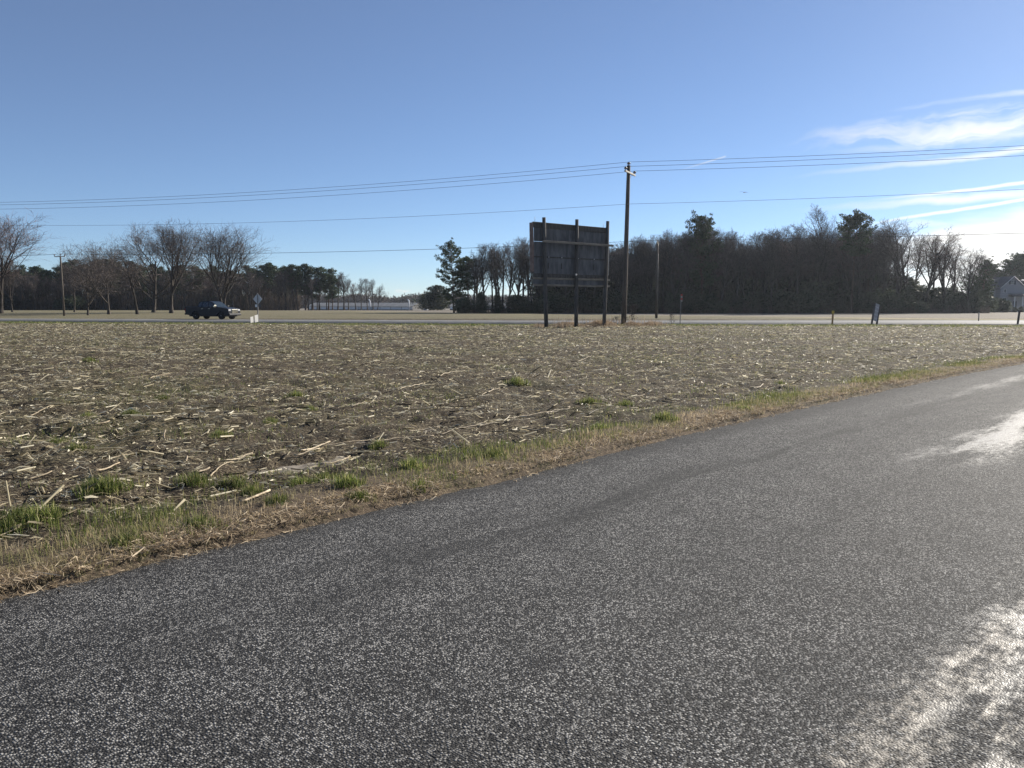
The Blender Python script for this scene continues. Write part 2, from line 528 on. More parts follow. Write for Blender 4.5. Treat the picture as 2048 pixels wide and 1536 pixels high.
# ------------------------------------------------------------------ ground
def ground_z(x, y):
    """the land falls a little beyond the woods"""
    q = np.clip((np.asarray(y, float) - 240.0) / 180.0, 0, 1)
    return -1.4 * q * q * (3 - 2 * q) - 0.03


xs = np.concatenate((np.linspace(-3000, -400, 8), np.linspace(-350, 350, 29), np.linspace(400, 3000, 8)))
ys = np.concatenate((np.linspace(-400, -40, 5), np.linspace(0, 500, 41), np.linspace(600, 4000, 12)))
gx, gy = np.meshgrid(xs, ys)
V = np.stack((gx.ravel(), gy.ravel(), ground_z(gx, gy).ravel()), 1)
ni, nj = len(ys), len(xs)
idx = np.arange(ni * nj).reshape(ni, nj)
quads = np.stack((idx[:-1, :-1], idx[:-1, 1:], idx[1:, 1:], idx[1:, :-1]), -1).reshape(-1, 4)
gr = obj('ground', mesh_np('ground', V, [quads], True), M_stub)
tag(gr, 'flat open farmland stretching to the horizon', 'ground', kind='structure')

# the near road: a frame with x along the road and y the offset to its field side
RA = R(47)                                       # road runs 43 degrees clockwise of the view
ex, ey = np.array((math.cos(RA), math.sin(RA))), np.array((-math.sin(RA), math.cos(RA)))


def uv_of(x, y):
    return x * ex[0] + y * ex[1], x * ey[0] + y * ey[1]


edge_px = [(-260, 1262), (0, 1195), (160, 1160), (330, 1118), (600, 1058), (800, 1008), (1000, 962), (1250, 898), (1450, 850), (1700, 795), (1900, 753), (2048, 727), (2200, 706)]
edge = [uv_of(*gp(px, py)[:2]) for px, py in edge_px]
edge_u = np.array([-60.0, -20.0] + [e[0] for e in edge] + [60.0, 140.0])
edge_v = np.array([edge[0][1] - 0.3, edge[0][1] - 0.1] + [e[1] for e in edge] + [edge[-1][1] + 0.2, edge[-1][1] + 1.0])


def road_edge(u):
    u = np.asarray(u, float)
    return np.interp(u, edge_u, edge_v) + 0.05 * (vnoise(u * 1.7, u * 0 + 3) - 0.5) + 0.05 * (vnoise(u * 6, u * 0 + 9) - 0.5) + 0.03 * (vnoise(u * 25, u * 0 + 19) - 0.5)


us = np.concatenate((np.linspace(-60, -6, 20), np.linspace(-5.8, 45, 900), np.linspace(46, 140, 40)))
ve = road_edge(us)
cross = np.array([0.0, 0.06, 0.5, 1.7, 3.4, 5.1, 6.9, 7.0])      # metres in from the field-side edge
crown = np.array([-0.035, 0.012, 0.02, 0.04, 0.06, 0.04, 0.012, -0.035])
V = np.stack([np.stack((us, ve - c_, np.full_like(us, z_)), 1) for c_, z_ in zip(cross, crown)], 1).reshape(-1, 3)
idx = np.arange(len(us) * 8).reshape(len(us), 8)
quads = np.stack((idx[:-1, :-1], idx[1:, :-1], idx[1:, 1:], idx[:-1, 1:]), -1).reshape(-1, 4)[:, ::-1]
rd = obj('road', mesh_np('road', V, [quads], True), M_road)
rd.rotation_euler = (0, 0, RA)
tag(rd, 'grey chip-sealed country road along the corn field', 'road', kind='structure')


WA, WB = np.array(gp(1092, 655.2)[:2]), np.array(gp(1300, 652.2)[:2])     # the weedy hump under the billboard


def hump(x, y):
    d_ = WB - WA
    f_ = np.clip(((x - WA[0]) * d_[0] + (y - WA[1]) * d_[1]) / (d_ @ d_), 0, 1)
    r_ = np.hypot(x - WA[0] - f_ * d_[0], y - WA[1] - f_ * d_[1])
    return 0.10 * np.exp(-(r_ / 1.5) ** 2) * (0.35 + 0.9 * vnoise(np.asarray(x) * 0.9 + 5, np.asarray(y) * 0.5))


def field_h(x, y):
    """height of the ploughed strip beside the road"""
    u, v_ = uv_of(x, y)
    q = np.clip((v_ - road_edge(u)), -2, 50)
    base = np.where(q < 0, -0.06, 0.0)
    lump = 0.09 * (vnoise(x * 0.9, y * 0.9) - 0.5) + 0.06 * (vnoise(x * 2.7 + 9, y * 2.7) - 0.5) + 0.055 * (vnoise(x * 7 + 5, y * 7) - 0.5) + 0.035 * (vnoise(x * 17, y * 17 + 4) - 0.5)
    row = 0.018 * np.sin(v_ * 2 * math.pi / 0.76)
    amp = np.clip((q - 0.6) / 0.8, 0.12, 1.0)
    verge = 0.03 * np.clip(1 - np.abs(q - 0.5) / 0.9, 0, 1)
    far = np.clip((90 - np.asarray(y)) / 30, 0.25, 1)
    return base + 0.012 + (lump + row) * amp * far + verge + 0.02 + hump(x, y)


rows = 2.6 * np.exp(np.linspace(0, math.log(97 / 2.6), 330))
cols = np.linspace(-1.15, 1.3, 640)
D_, A_ = np.meshgrid(rows, cols, indexing='ij')
X_, Y_ = D_ * A_, D_
V = np.stack((X_.ravel(), Y_.ravel(), field_h(X_, Y_).ravel()), 1)
idx = np.arange(V.shape[0]).reshape(D_.shape)
quads = np.stack((idx[:-1, :-1], idx[:-1, 1:], idx[1:, 1:], idx[1:, :-1]), -1).reshape(-1, 4)
uu, vv = uv_of(X_, Y_)
inside = (vv - road_edge(uu)).ravel() > -0.55
quads = quads[inside[quads].all(1)]
fld = obj('field', mesh_np('field', V, [quads], True), M_soil)
tag(fld, 'harvested corn field between the country road and the highway', 'field', kind='structure')

# verge under the roadside grass
us2 = np.linspace(-6, 60, 500)
V = []
for k, q_ in enumerate(np.linspace(-0.09, 0.80, 7)):
    vq = road_edge(us2) + q_ + (0.12 * (vnoise(us2 * 1.3, us2 * 0 + 31) - 0.5) if k == 6 else 0)
    P = ex[None] * us2[:, None] + ey[None] * vq[:, None]
    V.append(np.stack((P[:, 0], P[:, 1], field_h(P[:, 0], P[:, 1]) + 0.012 * (1 - abs(k - 3) / 4) + 0.004), 1))
V = np.stack(V, 1).reshape(-1, 3)
idx = np.arange(len(us2) * 7).reshape(len(us2), 7)
quads = np.stack((idx[:-1, :-1], idx[1:, :-1], idx[1:, 1:], idx[:-1, 1:]), -1).reshape(-1, 4)
tag(obj('verge', mesh_np('verge', V, [quads], True), M_verge), 'grassy verge along the edge of the country road', 'verge', kind='structure')


# highway: strips between two pixel-measured edges
def strip(name, near, far, z, m, label, cat, n=160):
    a = np.array([gp(*p)[:2] for p in near])
    c = np.array([gp(*p)[:2] for p in far])
    def samp(P):
        d0, d1 = P[0] - P[1], P[-1] - P[-2]
        P = np.vstack((P[0] + d0 / np.linalg.norm(d0) * 160, P, P[-1] + d1 / np.linalg.norm(d1) * 160))
        s_ = np.concatenate(([0], np.cumsum(np.linalg.norm(np.diff(P, axis=0), axis=1))))
        q_ = np.linspace(0, s_[-1], n)
        return np.stack((np.interp(q_, s_, P[:, 0]), np.interp(q_, s_, P[:, 1])), 1)
    A2, C2 = samp(a), samp(c)
    mid = (A2 + C2) / 2
    Z = lambda P, dz: np.column_stack((P, np.full(len(P), z + dz)))
    V = np.stack((Z(A2 + (A2 - C2) * 0.01, -0.15), Z(A2, 0), Z(mid, 0.05), Z(C2, 0), Z(C2 + (C2 - A2) * 0.01, -0.15)), 1).reshape(-1, 3)
    idx = np.arange(n * 5).reshape(n, 5)
    q_ = np.stack((idx[:-1, :-1], idx[1:, :-1], idx[1:, 1:], idx[:-1, 1:]), -1).reshape(-1, 4)
    return tag(obj(name, mesh_np(name, V, [q_], True), m), label, cat, kind='structure')


near_e = [(0, 643.8), (700, 647.6), (1000, 648.8), (1500, 649.8), (2048, 650.6)]
far_e = [(0, 638.2), (700, 641.2), (1000, 642.4), (1500, 643.3), (2048, 643.8)]
strip('highway', near_e, far_e, 0.075, M_hwy, 'grey highway crossing beyond the corn field', 'highway')
strip('highway_shoulder', [(0, 646.6), (700, 650.4), (1000, 651.8), (1500, 652.6), (2048, 654.0)], near_e, 0.03, M_edge, 'green and brown grass strip on the near side of the highway', 'verge')
strip('lawn', [(-400, 636.4), (0, 638.0), (400, 639.6), (700, 641.0), (980, 641.8)], [(-400, 619.9), (0, 619.9), (400, 620.6), (700, 621.6), (900, 625.5)], 0.02, M_lawn, 'dormant winter lawn under the lone trees', 'lawn')
me = MB()
pts_n, pts_f = [(985, 642.0), (1250, 642.0), (1600, 642.1), (2048, 642.2), (2500, 642.6)], [(985, 641.9), (1250, 640.9), (1600, 640.5), (2048, 640.3), (2500, 640.4)]
for i in range(4):
    me.face([gp(*pts_n[i], 0.05), gp(*pts_n[i + 1], 0.05), gp(*pts_f[i + 1], 0.05), gp(*pts_f[i], 0.05)])
tag(me.build('highway_lane', M_hwy), 'far lane of the highway behind the median', 'road', kind='structure')


# ------------------------------------------------------------------ trees
def frames(d):
    ref = np.where(np.abs(d[:, 2:3]) < 0.9, np.array([[0, 0, 1.0]]), np.array([[1.0, 0, 0]]))
    a = np.cross(d, ref)
    a /= np.linalg.norm(a, axis=1, keepdims=True) + 1e-9
    return a, np.cross(d, a)


def tubes_np(segs, n):
    """segs rows: p0 p1 r0 r1"""
    P0, P1, R0, R1 = segs[:, 0:3], segs[:, 3:6], segs[:, 6:7], segs[:, 7:8]
    d = P1 - P0
    d = d / (np.linalg.norm(d, axis=1, keepdims=True) + 1e-9)
    a, b_ = frames(d)
    V = []
    for P, r in ((P0, R0), (P1, R1)):
        for k in range(n):
            th = 2 * math.pi * k / n
            V.append(P + r * (a * math.cos(th) + b_ * math.sin(th)))
    V = np.stack(V, 1).reshape(-1, 3)
    base = (np.arange(len(segs)) * 2 * n)[:, None]
    Q = np.concatenate([base + np.array([[k, (k + 1) % n, n + (k + 1) % n, n + k]]) for k in range(n)])
    return V, Q


def ribbons_np(segs, g_):
    P0, P1, R0, R1 = segs[:, 0:3], segs[:, 3:6], segs[:, 6:7], segs[:, 7:8]
    d = P1 - P0
    d = d / (np.linalg.norm(d, axis=1, keepdims=True) + 1e-9)
    a, b_ = frames(d)
    th = g_.random((len(segs), 1)) * math.pi
    s_ = a * np.cos(th) + b_ * np.sin(th)
    V = np.stack((P0 - s_ * R0, P0 + s_ * R0, P1 + s_ * R1, P1 - s_ * R1), 1).reshape(-1, 3)
    Q = np.arange(len(segs) * 4).reshape(-1, 4)
    return V, Q


def join(*vq):
    V, out, off = [], [], 0
    for v_, q_ in vq:
        V.append(v_); out.append(q_ + off); off += len(v_)
    return np.concatenate(V), out


def bare_variant(name, seed, H, clear, spread, limbs, kids, upward, twig_r, forks=1, twigmat=None, lean=0.0):
    """a leafless tree: trunk and limbs as tapered tubes, twigs as thin blades"""
    g_ = np.random.default_rng(seed)
    wood, fine = [], []

    def grow(p, d, L, r, lev):
        nseg = (6, 5, 4, 3, 2)[lev]
        pts, dirs, rads = [p], [d], [r]
        for i in range(nseg):
            d = d + g_.normal(0, (0.04, 0.085, 0.11, 0.14, 0.17)[lev], 3) + np.array((0, 0, upward * (0.0, 0.10, 0.10, 0.09, 0.07)[lev]))
            d = d / np.linalg.norm(d)
            p = p + d * L / nseg
            rr = r * (1 - (0.62 if lev < 4 else 0.8) * (i + 1) / nseg)
            (wood if lev < 3 else fine).append((*pts[-1], *p, rads[-1], rr))
            pts.append(p); dirs.append(d); rads.append(rr)
        if lev >= 4:
            return
        n_ = kids[lev]
        t0 = (clear, 0.22, 0.15, 0.12)[lev]
        for i in range(n_):
            tt = t0 + (1 - t0) * (i + g_.random() * 0.9) / n_
            q = min(tt * nseg, nseg - 1e-3)
            k = int(q)
            pp = pts[k] + (pts[k + 1] - pts[k]) * (q - k)
            rr = rads[k] + (rads[k + 1] - rads[k]) * (q - k)
            ax = g_.normal(0, 1, 3)
            dd = dirs[k + 1]
            ax = ax - dd * ax.dot(dd)
            ax /= np.linalg.norm(ax) + 1e-9
            ang = R(g_.uniform(*((spread[0], spread[1]), (28, 58), (25, 60), (25, 62))[lev])) * (1.0 - 0.35 * tt if lev == 0 else 1)
            nd = dd * math.cos(ang) + ax * math.sin(ang)
            if lev > 0 and nd[2] < -0.25:
                nd[2] *= 0.3
            LL = (H * limbs * (1.12 - 0.75 * max(0, tt - t0) / (1 - t0) * 0.75), L * 0.60 * (1.15 - 0.5 * tt), L * 0.60 * (1.15 - 0.5 * tt), L * 0.66)[lev] * g_.uniform(0.75, 1.15)
            grow(pp, nd / np.linalg.norm(nd), LL, max(rr * (0.62, 0.6, 0.55, 0.55)[lev], twig_r), lev + 1)

    for f_ in range(forks):
        d0 = np.array((g_.normal(0, 0.05) + lean, g_.normal(0, 0.05), 1.0))
        if forks > 1:
            th = 2 * math.pi * f_ / forks + 0.4
            d0 = np.array((0.20 * math.cos(th), 0.20 * math.sin(th), 1.0))
        grow(np.array((0.0, 0.0, -0.15)), d0 / np.linalg.norm(d0), H * (0.80 if clear > 0.3 else 0.66), H * 0.0165, 0)
    wood = np.array(wood)
    fine = np.array(fine)
    top = max(fine[:, 5].max(), wood[:, 5].max())
    k = H / top                                     # bring it to its stated height
    wood *= k
    fine *= k
    wood[:, 6:8] = np.maximum(wood[:, 6:8], twig_r * 1.3)
    fine[:, 6] = np.maximum(fine[:, 6], twig_r)
    fine[:, 7] = np.maximum(fine[:, 7], twig_r * 0.5)
    big = wood[:, 6] > 0.05
    # root flare
    foot = wood[:, 2] < 0.3
    wood[foot, 6] *= 1.5
    V, Q = join(tubes_np(wood[big], 6), tubes_np(wood[~big], 3))
    mt = mesh_np(name + '_trunk', V, Q, True)
    mt.materials.append(M_bark)
    V, Q = ribbons_np(fine, g_)
    mc = mesh_np(name + '_crown', V, [Q])
    mc.materials.append(twigmat or M_twig)
    return mt, mc, H


def clump_faces(cent, rad, n, size, g_, flat=1.0, up=0.2):
    """n small leaf triangles spread round each centre"""
    m_ = len(cent)
    d = g_.normal(0, 1, (m_, n, 3))
    d /= np.linalg.norm(d, axis=2, keepdims=True)
    d[..., 2] = d[..., 2] * flat + up
    p = cent[:, None] + d * rad[:, None, None] * (0.25 + 0.75 * g_.random((m_, n, 1)) ** 0.5)
    p = p.reshape(-1, 3)
    dd = d.reshape(-1, 3) + g_.normal(0, 0.5, (m_ * n, 3))
    dd /= np.linalg.norm(dd, axis=1, keepdims=True)
    a, b_ = frames(dd)
    th = g_.random((len(p), 1)) * math.pi
    s_ = a * np.cos(th) + b_ * np.sin(th)
    L = size * (0.6 + 0.8 * g_.random((len(p), 1)))
    V = np.stack((p - s_ * L * 0.28, p + s_ * L * 0.28, p + dd * L), 1).reshape(-1, 3)
    return V, np.arange(len(V)).reshape(-1, 3)


def pine_variant(name, seed, H, crown_from, rad, n_br, lean=0.0, per=26, size=0.34, clump=1.0):
    g_ = np.random.default_rng(seed)
    p = np.array((0, 0, -0.15))
    d = np.array((lean, g_.normal(0, 0.02), 1.0))
    segs, pts = [], [p]
    ns = 9
    for i in range(ns):
        d = d + np.array((g_.normal(0, 0.03), g_.normal(0, 0.03), 0.03))
        d /= np.linalg.norm(d)
        q = p + d * H * 0.99 / ns
        segs.append((*p, *q, H * 0.0135 * (1 - 0.85 * i / ns) * (1.35 if i == 0 else 1), H * 0.0135 * (1 - 0.85 * (i + 1) / ns)))
        p = q
        pts.append(p)
    pts = np.array(pts)
    cents, rads = [], []
    for i in range(n_br):
        tt = crown_from + (0.985 - crown_from) * (i + g_.random()) / n_br
        k = min(int(tt * ns), ns - 1)
        o_ = pts[k] + (pts[k + 1] - pts[k]) * (tt * ns - k)
        rel = (tt - crown_from) / (1 - crown_from)
        env = math.sin(math.pi * min(1, 0.20 + 0.74 * rel)) ** 0.8
        L = rad * env * g_.uniform(0.45, 1.15)
        th = g_.random() * 2 * math.pi
        dz = -0.15 + 0.75 * rel + g_.normal(0, 0.15)
        bd = np.array((math.cos(th), math.sin(th), dz))
        e_ = o_ + bd * L * 0.55
        f_ = o_ + bd * L + np.array((0, 0, 0.18 * L))
        segs.append((*o_, *e_, 0.05, 0.03))
        segs.append((*e_, *f_, 0.03, 0.012))
        for q in range(max(2, int(L * 2.4))):
            s_ = 0.35 + 0.7 * (q + g_.random()) / max(2, int(L * 2.4))
            cents.append(o_ + (f_ - o_) * s_ + g_.normal(0, 0.2, 3))
            rads.append(g_.uniform(0.22, 0.55) * clump)
    for i in range(5):
        cents.append(pts[-1] + g_.normal(0, 0.25, 3)); rads.append(0.35)
    # a few dead stubs under the crown
    for i in range(7):
        tt = g_.uniform(0.3, max(0.35, crown_from))
        k = min(int(tt * ns), ns - 1)
        th = g_.random() * 6.28
        segs.append((*pts[k], *(pts[k] + np.array((math.cos(th), math.sin(th), 0.1)) * g_.uniform(0.5, 1.6)), 0.025, 0.01))
    V, Q = tubes_np(np.array(segs), 5)
    mt = mesh_np(name + '_trunk', V, [Q], True)
    mt.materials.append(M_pbark)
    V, T = clump_faces(np.array(cents), np.array(rads), per, size, g_, 0.65, 0.15)
    mc = mesh_np(name + '_crown', V, [T])
    mc.materials.append(M_needle)
    return mt, mc, H


def shrub_variant(name, seed, H, rad, shape, n, mat_, per=22, size=0.3):
    g_ = np.random.default_rng(seed)
    cents, segs = [], []
    while len(cents) < n:
        z = g_.random()
        r = {'cone': rad * (1 - z) ** 0.75 * (0.35 + 0.65 * min(1, z * 5)), 'round': rad * math.sqrt(max(0.02, 1 - (2 * z - 0.9) ** 2 / 1.25))}[shape]
        th = g_.random() * 6.283
        q = r * math.sqrt(g_.random()) * g_.uniform(0.75, 1.2) * (1 + 0.25 * math.sin(3 * th + seed) * (z > 0.1))
        cents.append((q * math.cos(th), q * math.sin(th), 0.06 * H + z * H * 0.92))
    cents = np.array(cents)
    segs.append((0, 0, -0.1, 0.05, 0, H * 0.85, H * 0.02, 0.02))
    for c in cents[::3]:
        segs.append((0, 0, max(0.1, c[2] * 0.6), *c, 0.03, 0.01))
    V, Q = tubes_np(np.array(segs), 4)
    mt = mesh_np(name + '_trunk', V, [Q], True)
    mt.materials.append(M_bark)
    V, T = clump_faces(cents, g_.uniform(0.3, 0.6, len(cents)), per, size, g_)
    mc = mesh_np(name + '_crown', V, [T])
    mc.materials.append(mat_)
    return mt, mc, H




def mass_variant(seed):
    mt, mc, H = bare_variant('mass_tree', seed, 16.0, 0.34, (20, 50), 0.34, (7, 4, 4, 3), 0.8, 0.020)
    out, off = [], 0
    V_, Q_ = [], []
    for me_ in (mt, mc):
        v_ = np.empty(len(me_.vertices) * 3, dtype=np.float32); me_.vertices.foreach_get('co', v_)
        q_ = np.empty(len(me_.loops), dtype=np.int32); me_.loops.foreach_get('vertex_index', q_)
        V_.append(v_.reshape(-1, 3)); Q_.append(q_.reshape(-1, 4) + off); off += len(v_) // 3
        bpy.data.meshes.remove(me_)
    return (np.concatenate(V_), np.concatenate(Q_)), H


mass_src = [mass_variant(151 + i) for i in range(3)]
lawn_v = [bare_variant('lawn_tree', 11 + i, 16.0, (0.10, 0.20, 0.12)[i], ((26, 58), (16, 40), (30, 64))[i], (0.68, 0.52, 0.62)[i], (13, 8, 7, 6), (0.7, 1.2, 0.5)[i], 0.012, 1, M_redtwig if i in (0,) else M_ltwig) for i in range(3)]
fork_v = bare_variant('forked_tree', 21, 17.0, 0.22, (20, 48), 0.56, (10, 8, 6, 6), 0.9, 0.011, 2, M_ltwig)
round_v = bare_variant('round_tree', 29, 12.0, 0.16, (40, 72), 0.62, (12, 8, 6, 6), 0.45, 0.012, 1, M_ltwig)
wood_v = [bare_variant('wood_tree', 41 + i, 16.0, (0.34, 0.42, 0.28, 0.38, 0.46, 0.3, 0.26)[i], (20, 50), (0.34, 0.30, 0.38, 0.34, 0.30, 0.36, 0.34)[i], (10, 7, 6, 5), 0.8, 0.012, 1, M_redtwig if i == 5 else None) for i in range(7)]
slim_v = [bare_variant('slim_tree', 61 + i, 10.0, 0.35, (20, 45), 0.24, (7, 5, 4, 3), 1.0, 0.016) for i in range(2)]
pine_v = [pine_variant('pine', 71 + i, 15.0, (0.36, 0.44, 0.30, 0.50)[i], (2.7, 2.5, 3.0, 2.3)[i], 64) for i in range(4)]
crowned_v = pine_variant('crowned_pine', 81, 18.0, 0.60, 3.4, 110, 0.0, 24, 0.30, 0.8)
broad_v = pine_variant('broad_pine', 83, 18.0, 0.30, 4.2, 170, 0.0, 22, 0.30, 0.8)
edge_pine_v = pine_variant('edge_pine', 89, 15.0, 0.16, 3.9, 105, -0.04, 20, 0.30, 0.7)
cedar_v = [shrub_variant('cedar', 91 + i, 6.0, 1.7, 'cone', 150, M_holly) for i in range(2)]
holly_v = [shrub_variant('holly', 95 + i, 4.0, 2.2, 'round', 190, M_holly) for i in range(3)]
round_ever = shrub_variant('round_evergreen', 99, 8.0, 3.6, 'round', 330, M_holly, 28, 0.36)


def place(var, name, x, y, h, label, cat, group=None, wide=1.0, rz=None):
    mt, mc, H = var
    o = bpy.data.objects.new(name, None)
    C.objects.link(o)
    k = h / H
    o.location = (x, y, float(ground_z(x, y)) + 0.02)
    o.scale = (k * wide, k * wide, k)
    o.rotation_euler = (0, 0, random.uniform(0, 6.28) if rz is None else rz)
    tag(o, label, cat, group)
    for nm, me_ in (('trunk', mt), ('crown', mc)):
        c = bpy.data.objects.new(nm, me_)
        C.objects.link(c)
        c.parent = o
    return o


def by_px(var, name, px, ytop, D, label, cat, group=None, wide=1.0, rz=None):
    b_ = at(px, YH, D)
    h = (YH - ytop) / F * D + CH - float(ground_z(b_.x, D))
    return place(var, name, b_.x, D, h, label, cat, group, wide, rz)


# lone trees on the lawn, one by one
by_px(lawn_v[0], 'bare_tree', 0, 420, 150, 'huge reddish bare tree with a fan of low limbs beyond the highway', 'tree', None, 1.5, 0.3)
by_px(lawn_v[1], 'bare_tree', 24, 505, 182, 'bare tree close behind the huge reddish one', 'tree', None, 0.8)
by_px(slim_v[0], 'bare_tree', 148, 545, 178, 'thin young bare tree beside the short roadside pole', 'tree')
by_px(round_v, 'bare_tree', 175, 502, 128, 'small bare tree between the thin sapling and the round-crowned tree', 'tree', None, 0.9)
by_px(round_v, 'bare_tree', 217, 478, 140, 'round-crowned bare tree with a dark straight trunk on the lawn', 'tree', None, 1.1, 1.0)
by_px(slim_v[1], 'bare_tree', 274, 505, 140, 'slim dark bare tree between the round-crowned and the broad trees', 'tree', None, 1.3)
by_px(lawn_v[2], 'bare_tree', 306, 442, 172, 'broad pale-twigged bare tree beside the thick-trunked one', 'tree', None, 1.2, 2.0)
by_px(lawn_v[1], 'bare_tree', 342, 434, 156, 'broad bare tree with the thickest trunk on the lawn', 'tree', None, 1.2, 4.1)
by_px(fork_v, 'bare_tree', 446, 441, 172, 'tall forked bare tree standing behind the pickup', 'tree', None, 1.25, 0.4)


def prof(x, pts):
    return float(np.interp(x, [p[0] for p in pts], [p[1] for p in pts]))


def where(px):
    for lim, txt in ((1066, 'at the open end of the big wood by the shaggy pine'), (1225, 'in the big wood straight behind the billboard'), (1300, 'in the big wood behind the tall utility pole'), (1352, 'in the big wood behind the slim pole with a pale arm'),
                     (1460, 'in the big wood around the domed pine'), (1590, 'in the wood between the domed pine and tallest bare tree'), (1672, 'in the big wood around the tallest bare tree'), (9999, 'in the big wood behind the leaning sign')):
        if px < lim:
            return txt


def where_left(px):
    for lim, txt in ((112, 'behind the huge reddish tree'), (262, 'behind the round-crowned lawn tree'), (376, 'behind the two broad lawn trees'), (500, 'behind the pickup and the forked tree'), (9999, 'behind the diamond sign')):
        if px < lim:
            return txt


# left wood: pines and hardwoods
LP = [(-150, 528), (0, 532), (90, 538), (160, 522), (230, 524), (320, 530), (420, 533), (500, 534), (545, 528), (590, 532), (620, 533), (665, 540), (700, 548)]
i = 0
for x in np.arange(-140, 600, 11.5):
    D = random.uniform(262, 300)
    by_px(pine_v[i % 4], 'pine_tree', x + random.uniform(-4, 4), prof(x, LP) + random.uniform(-3, 14), D, 'tall pine in the wood ' + where_left(x), 'tree', 'pines of the wood behind the lawn', 1.15)
    i += 1
for x in np.arange(-140, 655, 8.5):
    D = random.uniform(255, 280)
    by_px(wood_v[i % 7], 'bare_tree', x + random.uniform(-4, 4), prof(x, LP) + random.uniform(2, 22), D, 'leafless tree in the wood ' + where_left(x), 'tree', 'leafless trees of the wood behind the lawn', 1.0)
    i += 1


def tree_mass(name, spots, label):
    """the rear of a wood, where single trees can no longer be told apart"""
    VV, QQ, off = [], [], 0
    for k_, (px, yt, D) in enumerate(spots):
        arr, H0 = mass_src[k_ % len(mass_src)]
        X = (px - 1024) / F * D
        z0 = float(ground_z(X, D))
        h = (YH - yt) / F * D + CH - z0
        th = random.uniform(0, 6.28)
        V_, Q_ = arr
        c_, s_ = math.cos(th) * h / H0, math.sin(th) * h / H0
        P = np.column_stack((V_[:, 0] * c_ - V_[:, 1] * s_ + X, V_[:, 0] * s_ + V_[:, 1] * c_ + D, V_[:, 2] * h / H0 + z0))
        VV.append(P); QQ.append(Q_ + off); off += len(P)
    tag(obj(name, mesh_np(name, np.concatenate(VV), [np.concatenate(QQ)]), M_twig), label, 'wood', kind='stuff')


tree_mass('tree_mass', [(x + random.uniform(-5, 5), prof(x, LP) + random.uniform(2, 24), random.uniform(282, 325)) for x in np.arange(-140, 600, 7.0)], 'rear of the brown wood behind the lawn')
for x in np.arange(-140, 560, 26.0):
    by_px((holly_v + cedar_v)[i % 5], 'evergreen_shrub', x + random.uniform(-5, 5), random.uniform(590, 603), random.uniform(254, 290), 'evergreen shrub under the wood ' + where_left(x), 'shrub', 'shrubs under the wood behind the lawn', 1.9)
    i += 1
for x, yt, v_ in ((611, 531, 0), (626, 534, 2), (638, 536, 1), (657, 539, 2), (665, 552, 0)):
    by_px(pine_v[v_], 'pine_tree', x, yt, 262 + (x % 7), 'dark green pine in the clump at the end of the wood behind the lawn', 'tree', 'pine clump at the end of the left wood', 1.25)
for x, yt in ((676, 545), (688, 543), (697, 556)):
    by_px(wood_v[int(x) % 7], 'bare_tree', x, yt, 268, 'leafless tree just past the dark pine clump', 'tree', 'leafless trees past the pine clump', 1.1)
for x, yt in ((712, 560), (722, 556), (735, 556), (746, 557), (755, 566)):
    by_px(wood_v[int(x) % 7], 'bare_tree', x, yt, 290, 'small bare tree in front of the long poultry house', 'tree', 'bare trees before the poultry house', 1.0)

# right wood
RP = [(940, 498), (960, 486), (1010, 480), (1060, 471), (1120, 474), (1230, 475), (1300, 464), (1340, 452), (1380, 446), (1450, 456), (1500, 464), (1540, 455), (1580, 447), (1640, 446), (1680, 446), (1750, 452), (1775, 455)]
by_px(edge_pine_v, 'pine_tree', 908, 487, 172, 'shaggy leaning pine at the open end of the big wood', 'tree', None, 1.0, 0.0)
by_px(pine_v[1], 'pine_tree', 937, 517, 170, 'smaller pine next to the shaggy leaning one', 'tree', None, 1.4)
by_px(round_ever, 'evergreen_tree', 876, 573, 262, 'rounded dark evergreen standing alone past the wood', 'tree', None, 1.25)
by_px(holly_v[0], 'evergreen_tree', 862, 588, 275, 'low dark evergreen beside the rounded one', 'tree', None, 1.6)
by_px(broad_v, 'pine_tree', 1405, 436, 168, 'broad dark pine rising from the wood with a domed top', 'tree', None, 0.92)
by_px(crowned_v, 'pine_tree', 1703, 433, 163.5, 'tall pine with a dense round head near the tall bare tree', 'tree', None, 0.9)
by_px(wood_v[4], 'bare_tree', 1637, 410, 168, 'tallest bare tree, its thin top rising above the wood', 'tree', None, 0.8, 1.2)
WL, WG = 'leafless tree in the dense wood behind the billboard', 'leafless trees of the wood behind the billboard'
for x in np.arange(946, 1085, 9):
    by_px(wood_v[i % 7], 'bare_tree', x + random.uniform(-4, 4), prof(x, RP) + random.uniform(-2, 16), random.uniform(166, 182), 'leafless tree ' + where(x), 'tree', WG, 1.0)
    i += 1
for row, (D0, D1, step) in enumerate(((165, 172, 12.5), (173, 183, 11.5))):
    for x in np.arange(1090, 1775, step):
        D = random.uniform(D0, D1)
        by_px(wood_v[i % 7], 'bare_tree', x + random.uniform(-5, 5), prof(x, RP) + random.uniform(-2, 26), D, ('leafless front-row tree ' if row == 0 else 'leafless tree set back ') + where(x), 'tree', WG, random.uniform(0.85, 1.15))
        i += 1
tree_mass('tree_mass', [(x + random.uniform(-6, 6), prof(x, RP) + random.uniform(22, 66), random.uniform(184, 226)) for x in np.repeat(np.arange(1088, 1750, 13.0), 2)], 'rear of the dense wood behind the billboard')
for x, yt in ((1240, 500), (1345, 520), (1465, 505), (1560, 490), (1590, 510), (1672, 505), (1735, 500)):
    by_px(pine_v[i % 4], 'pine_tree', x, yt, random.uniform(170, 185), 'pine half hidden among the leafless trees behind the billboard', 'tree', 'pines inside the wood behind the billboard', 1.3)
    i += 1
UL, UG = 'evergreen understory shrub in the wood behind the billboard', 'understory shrubs of the wood behind the billboard'
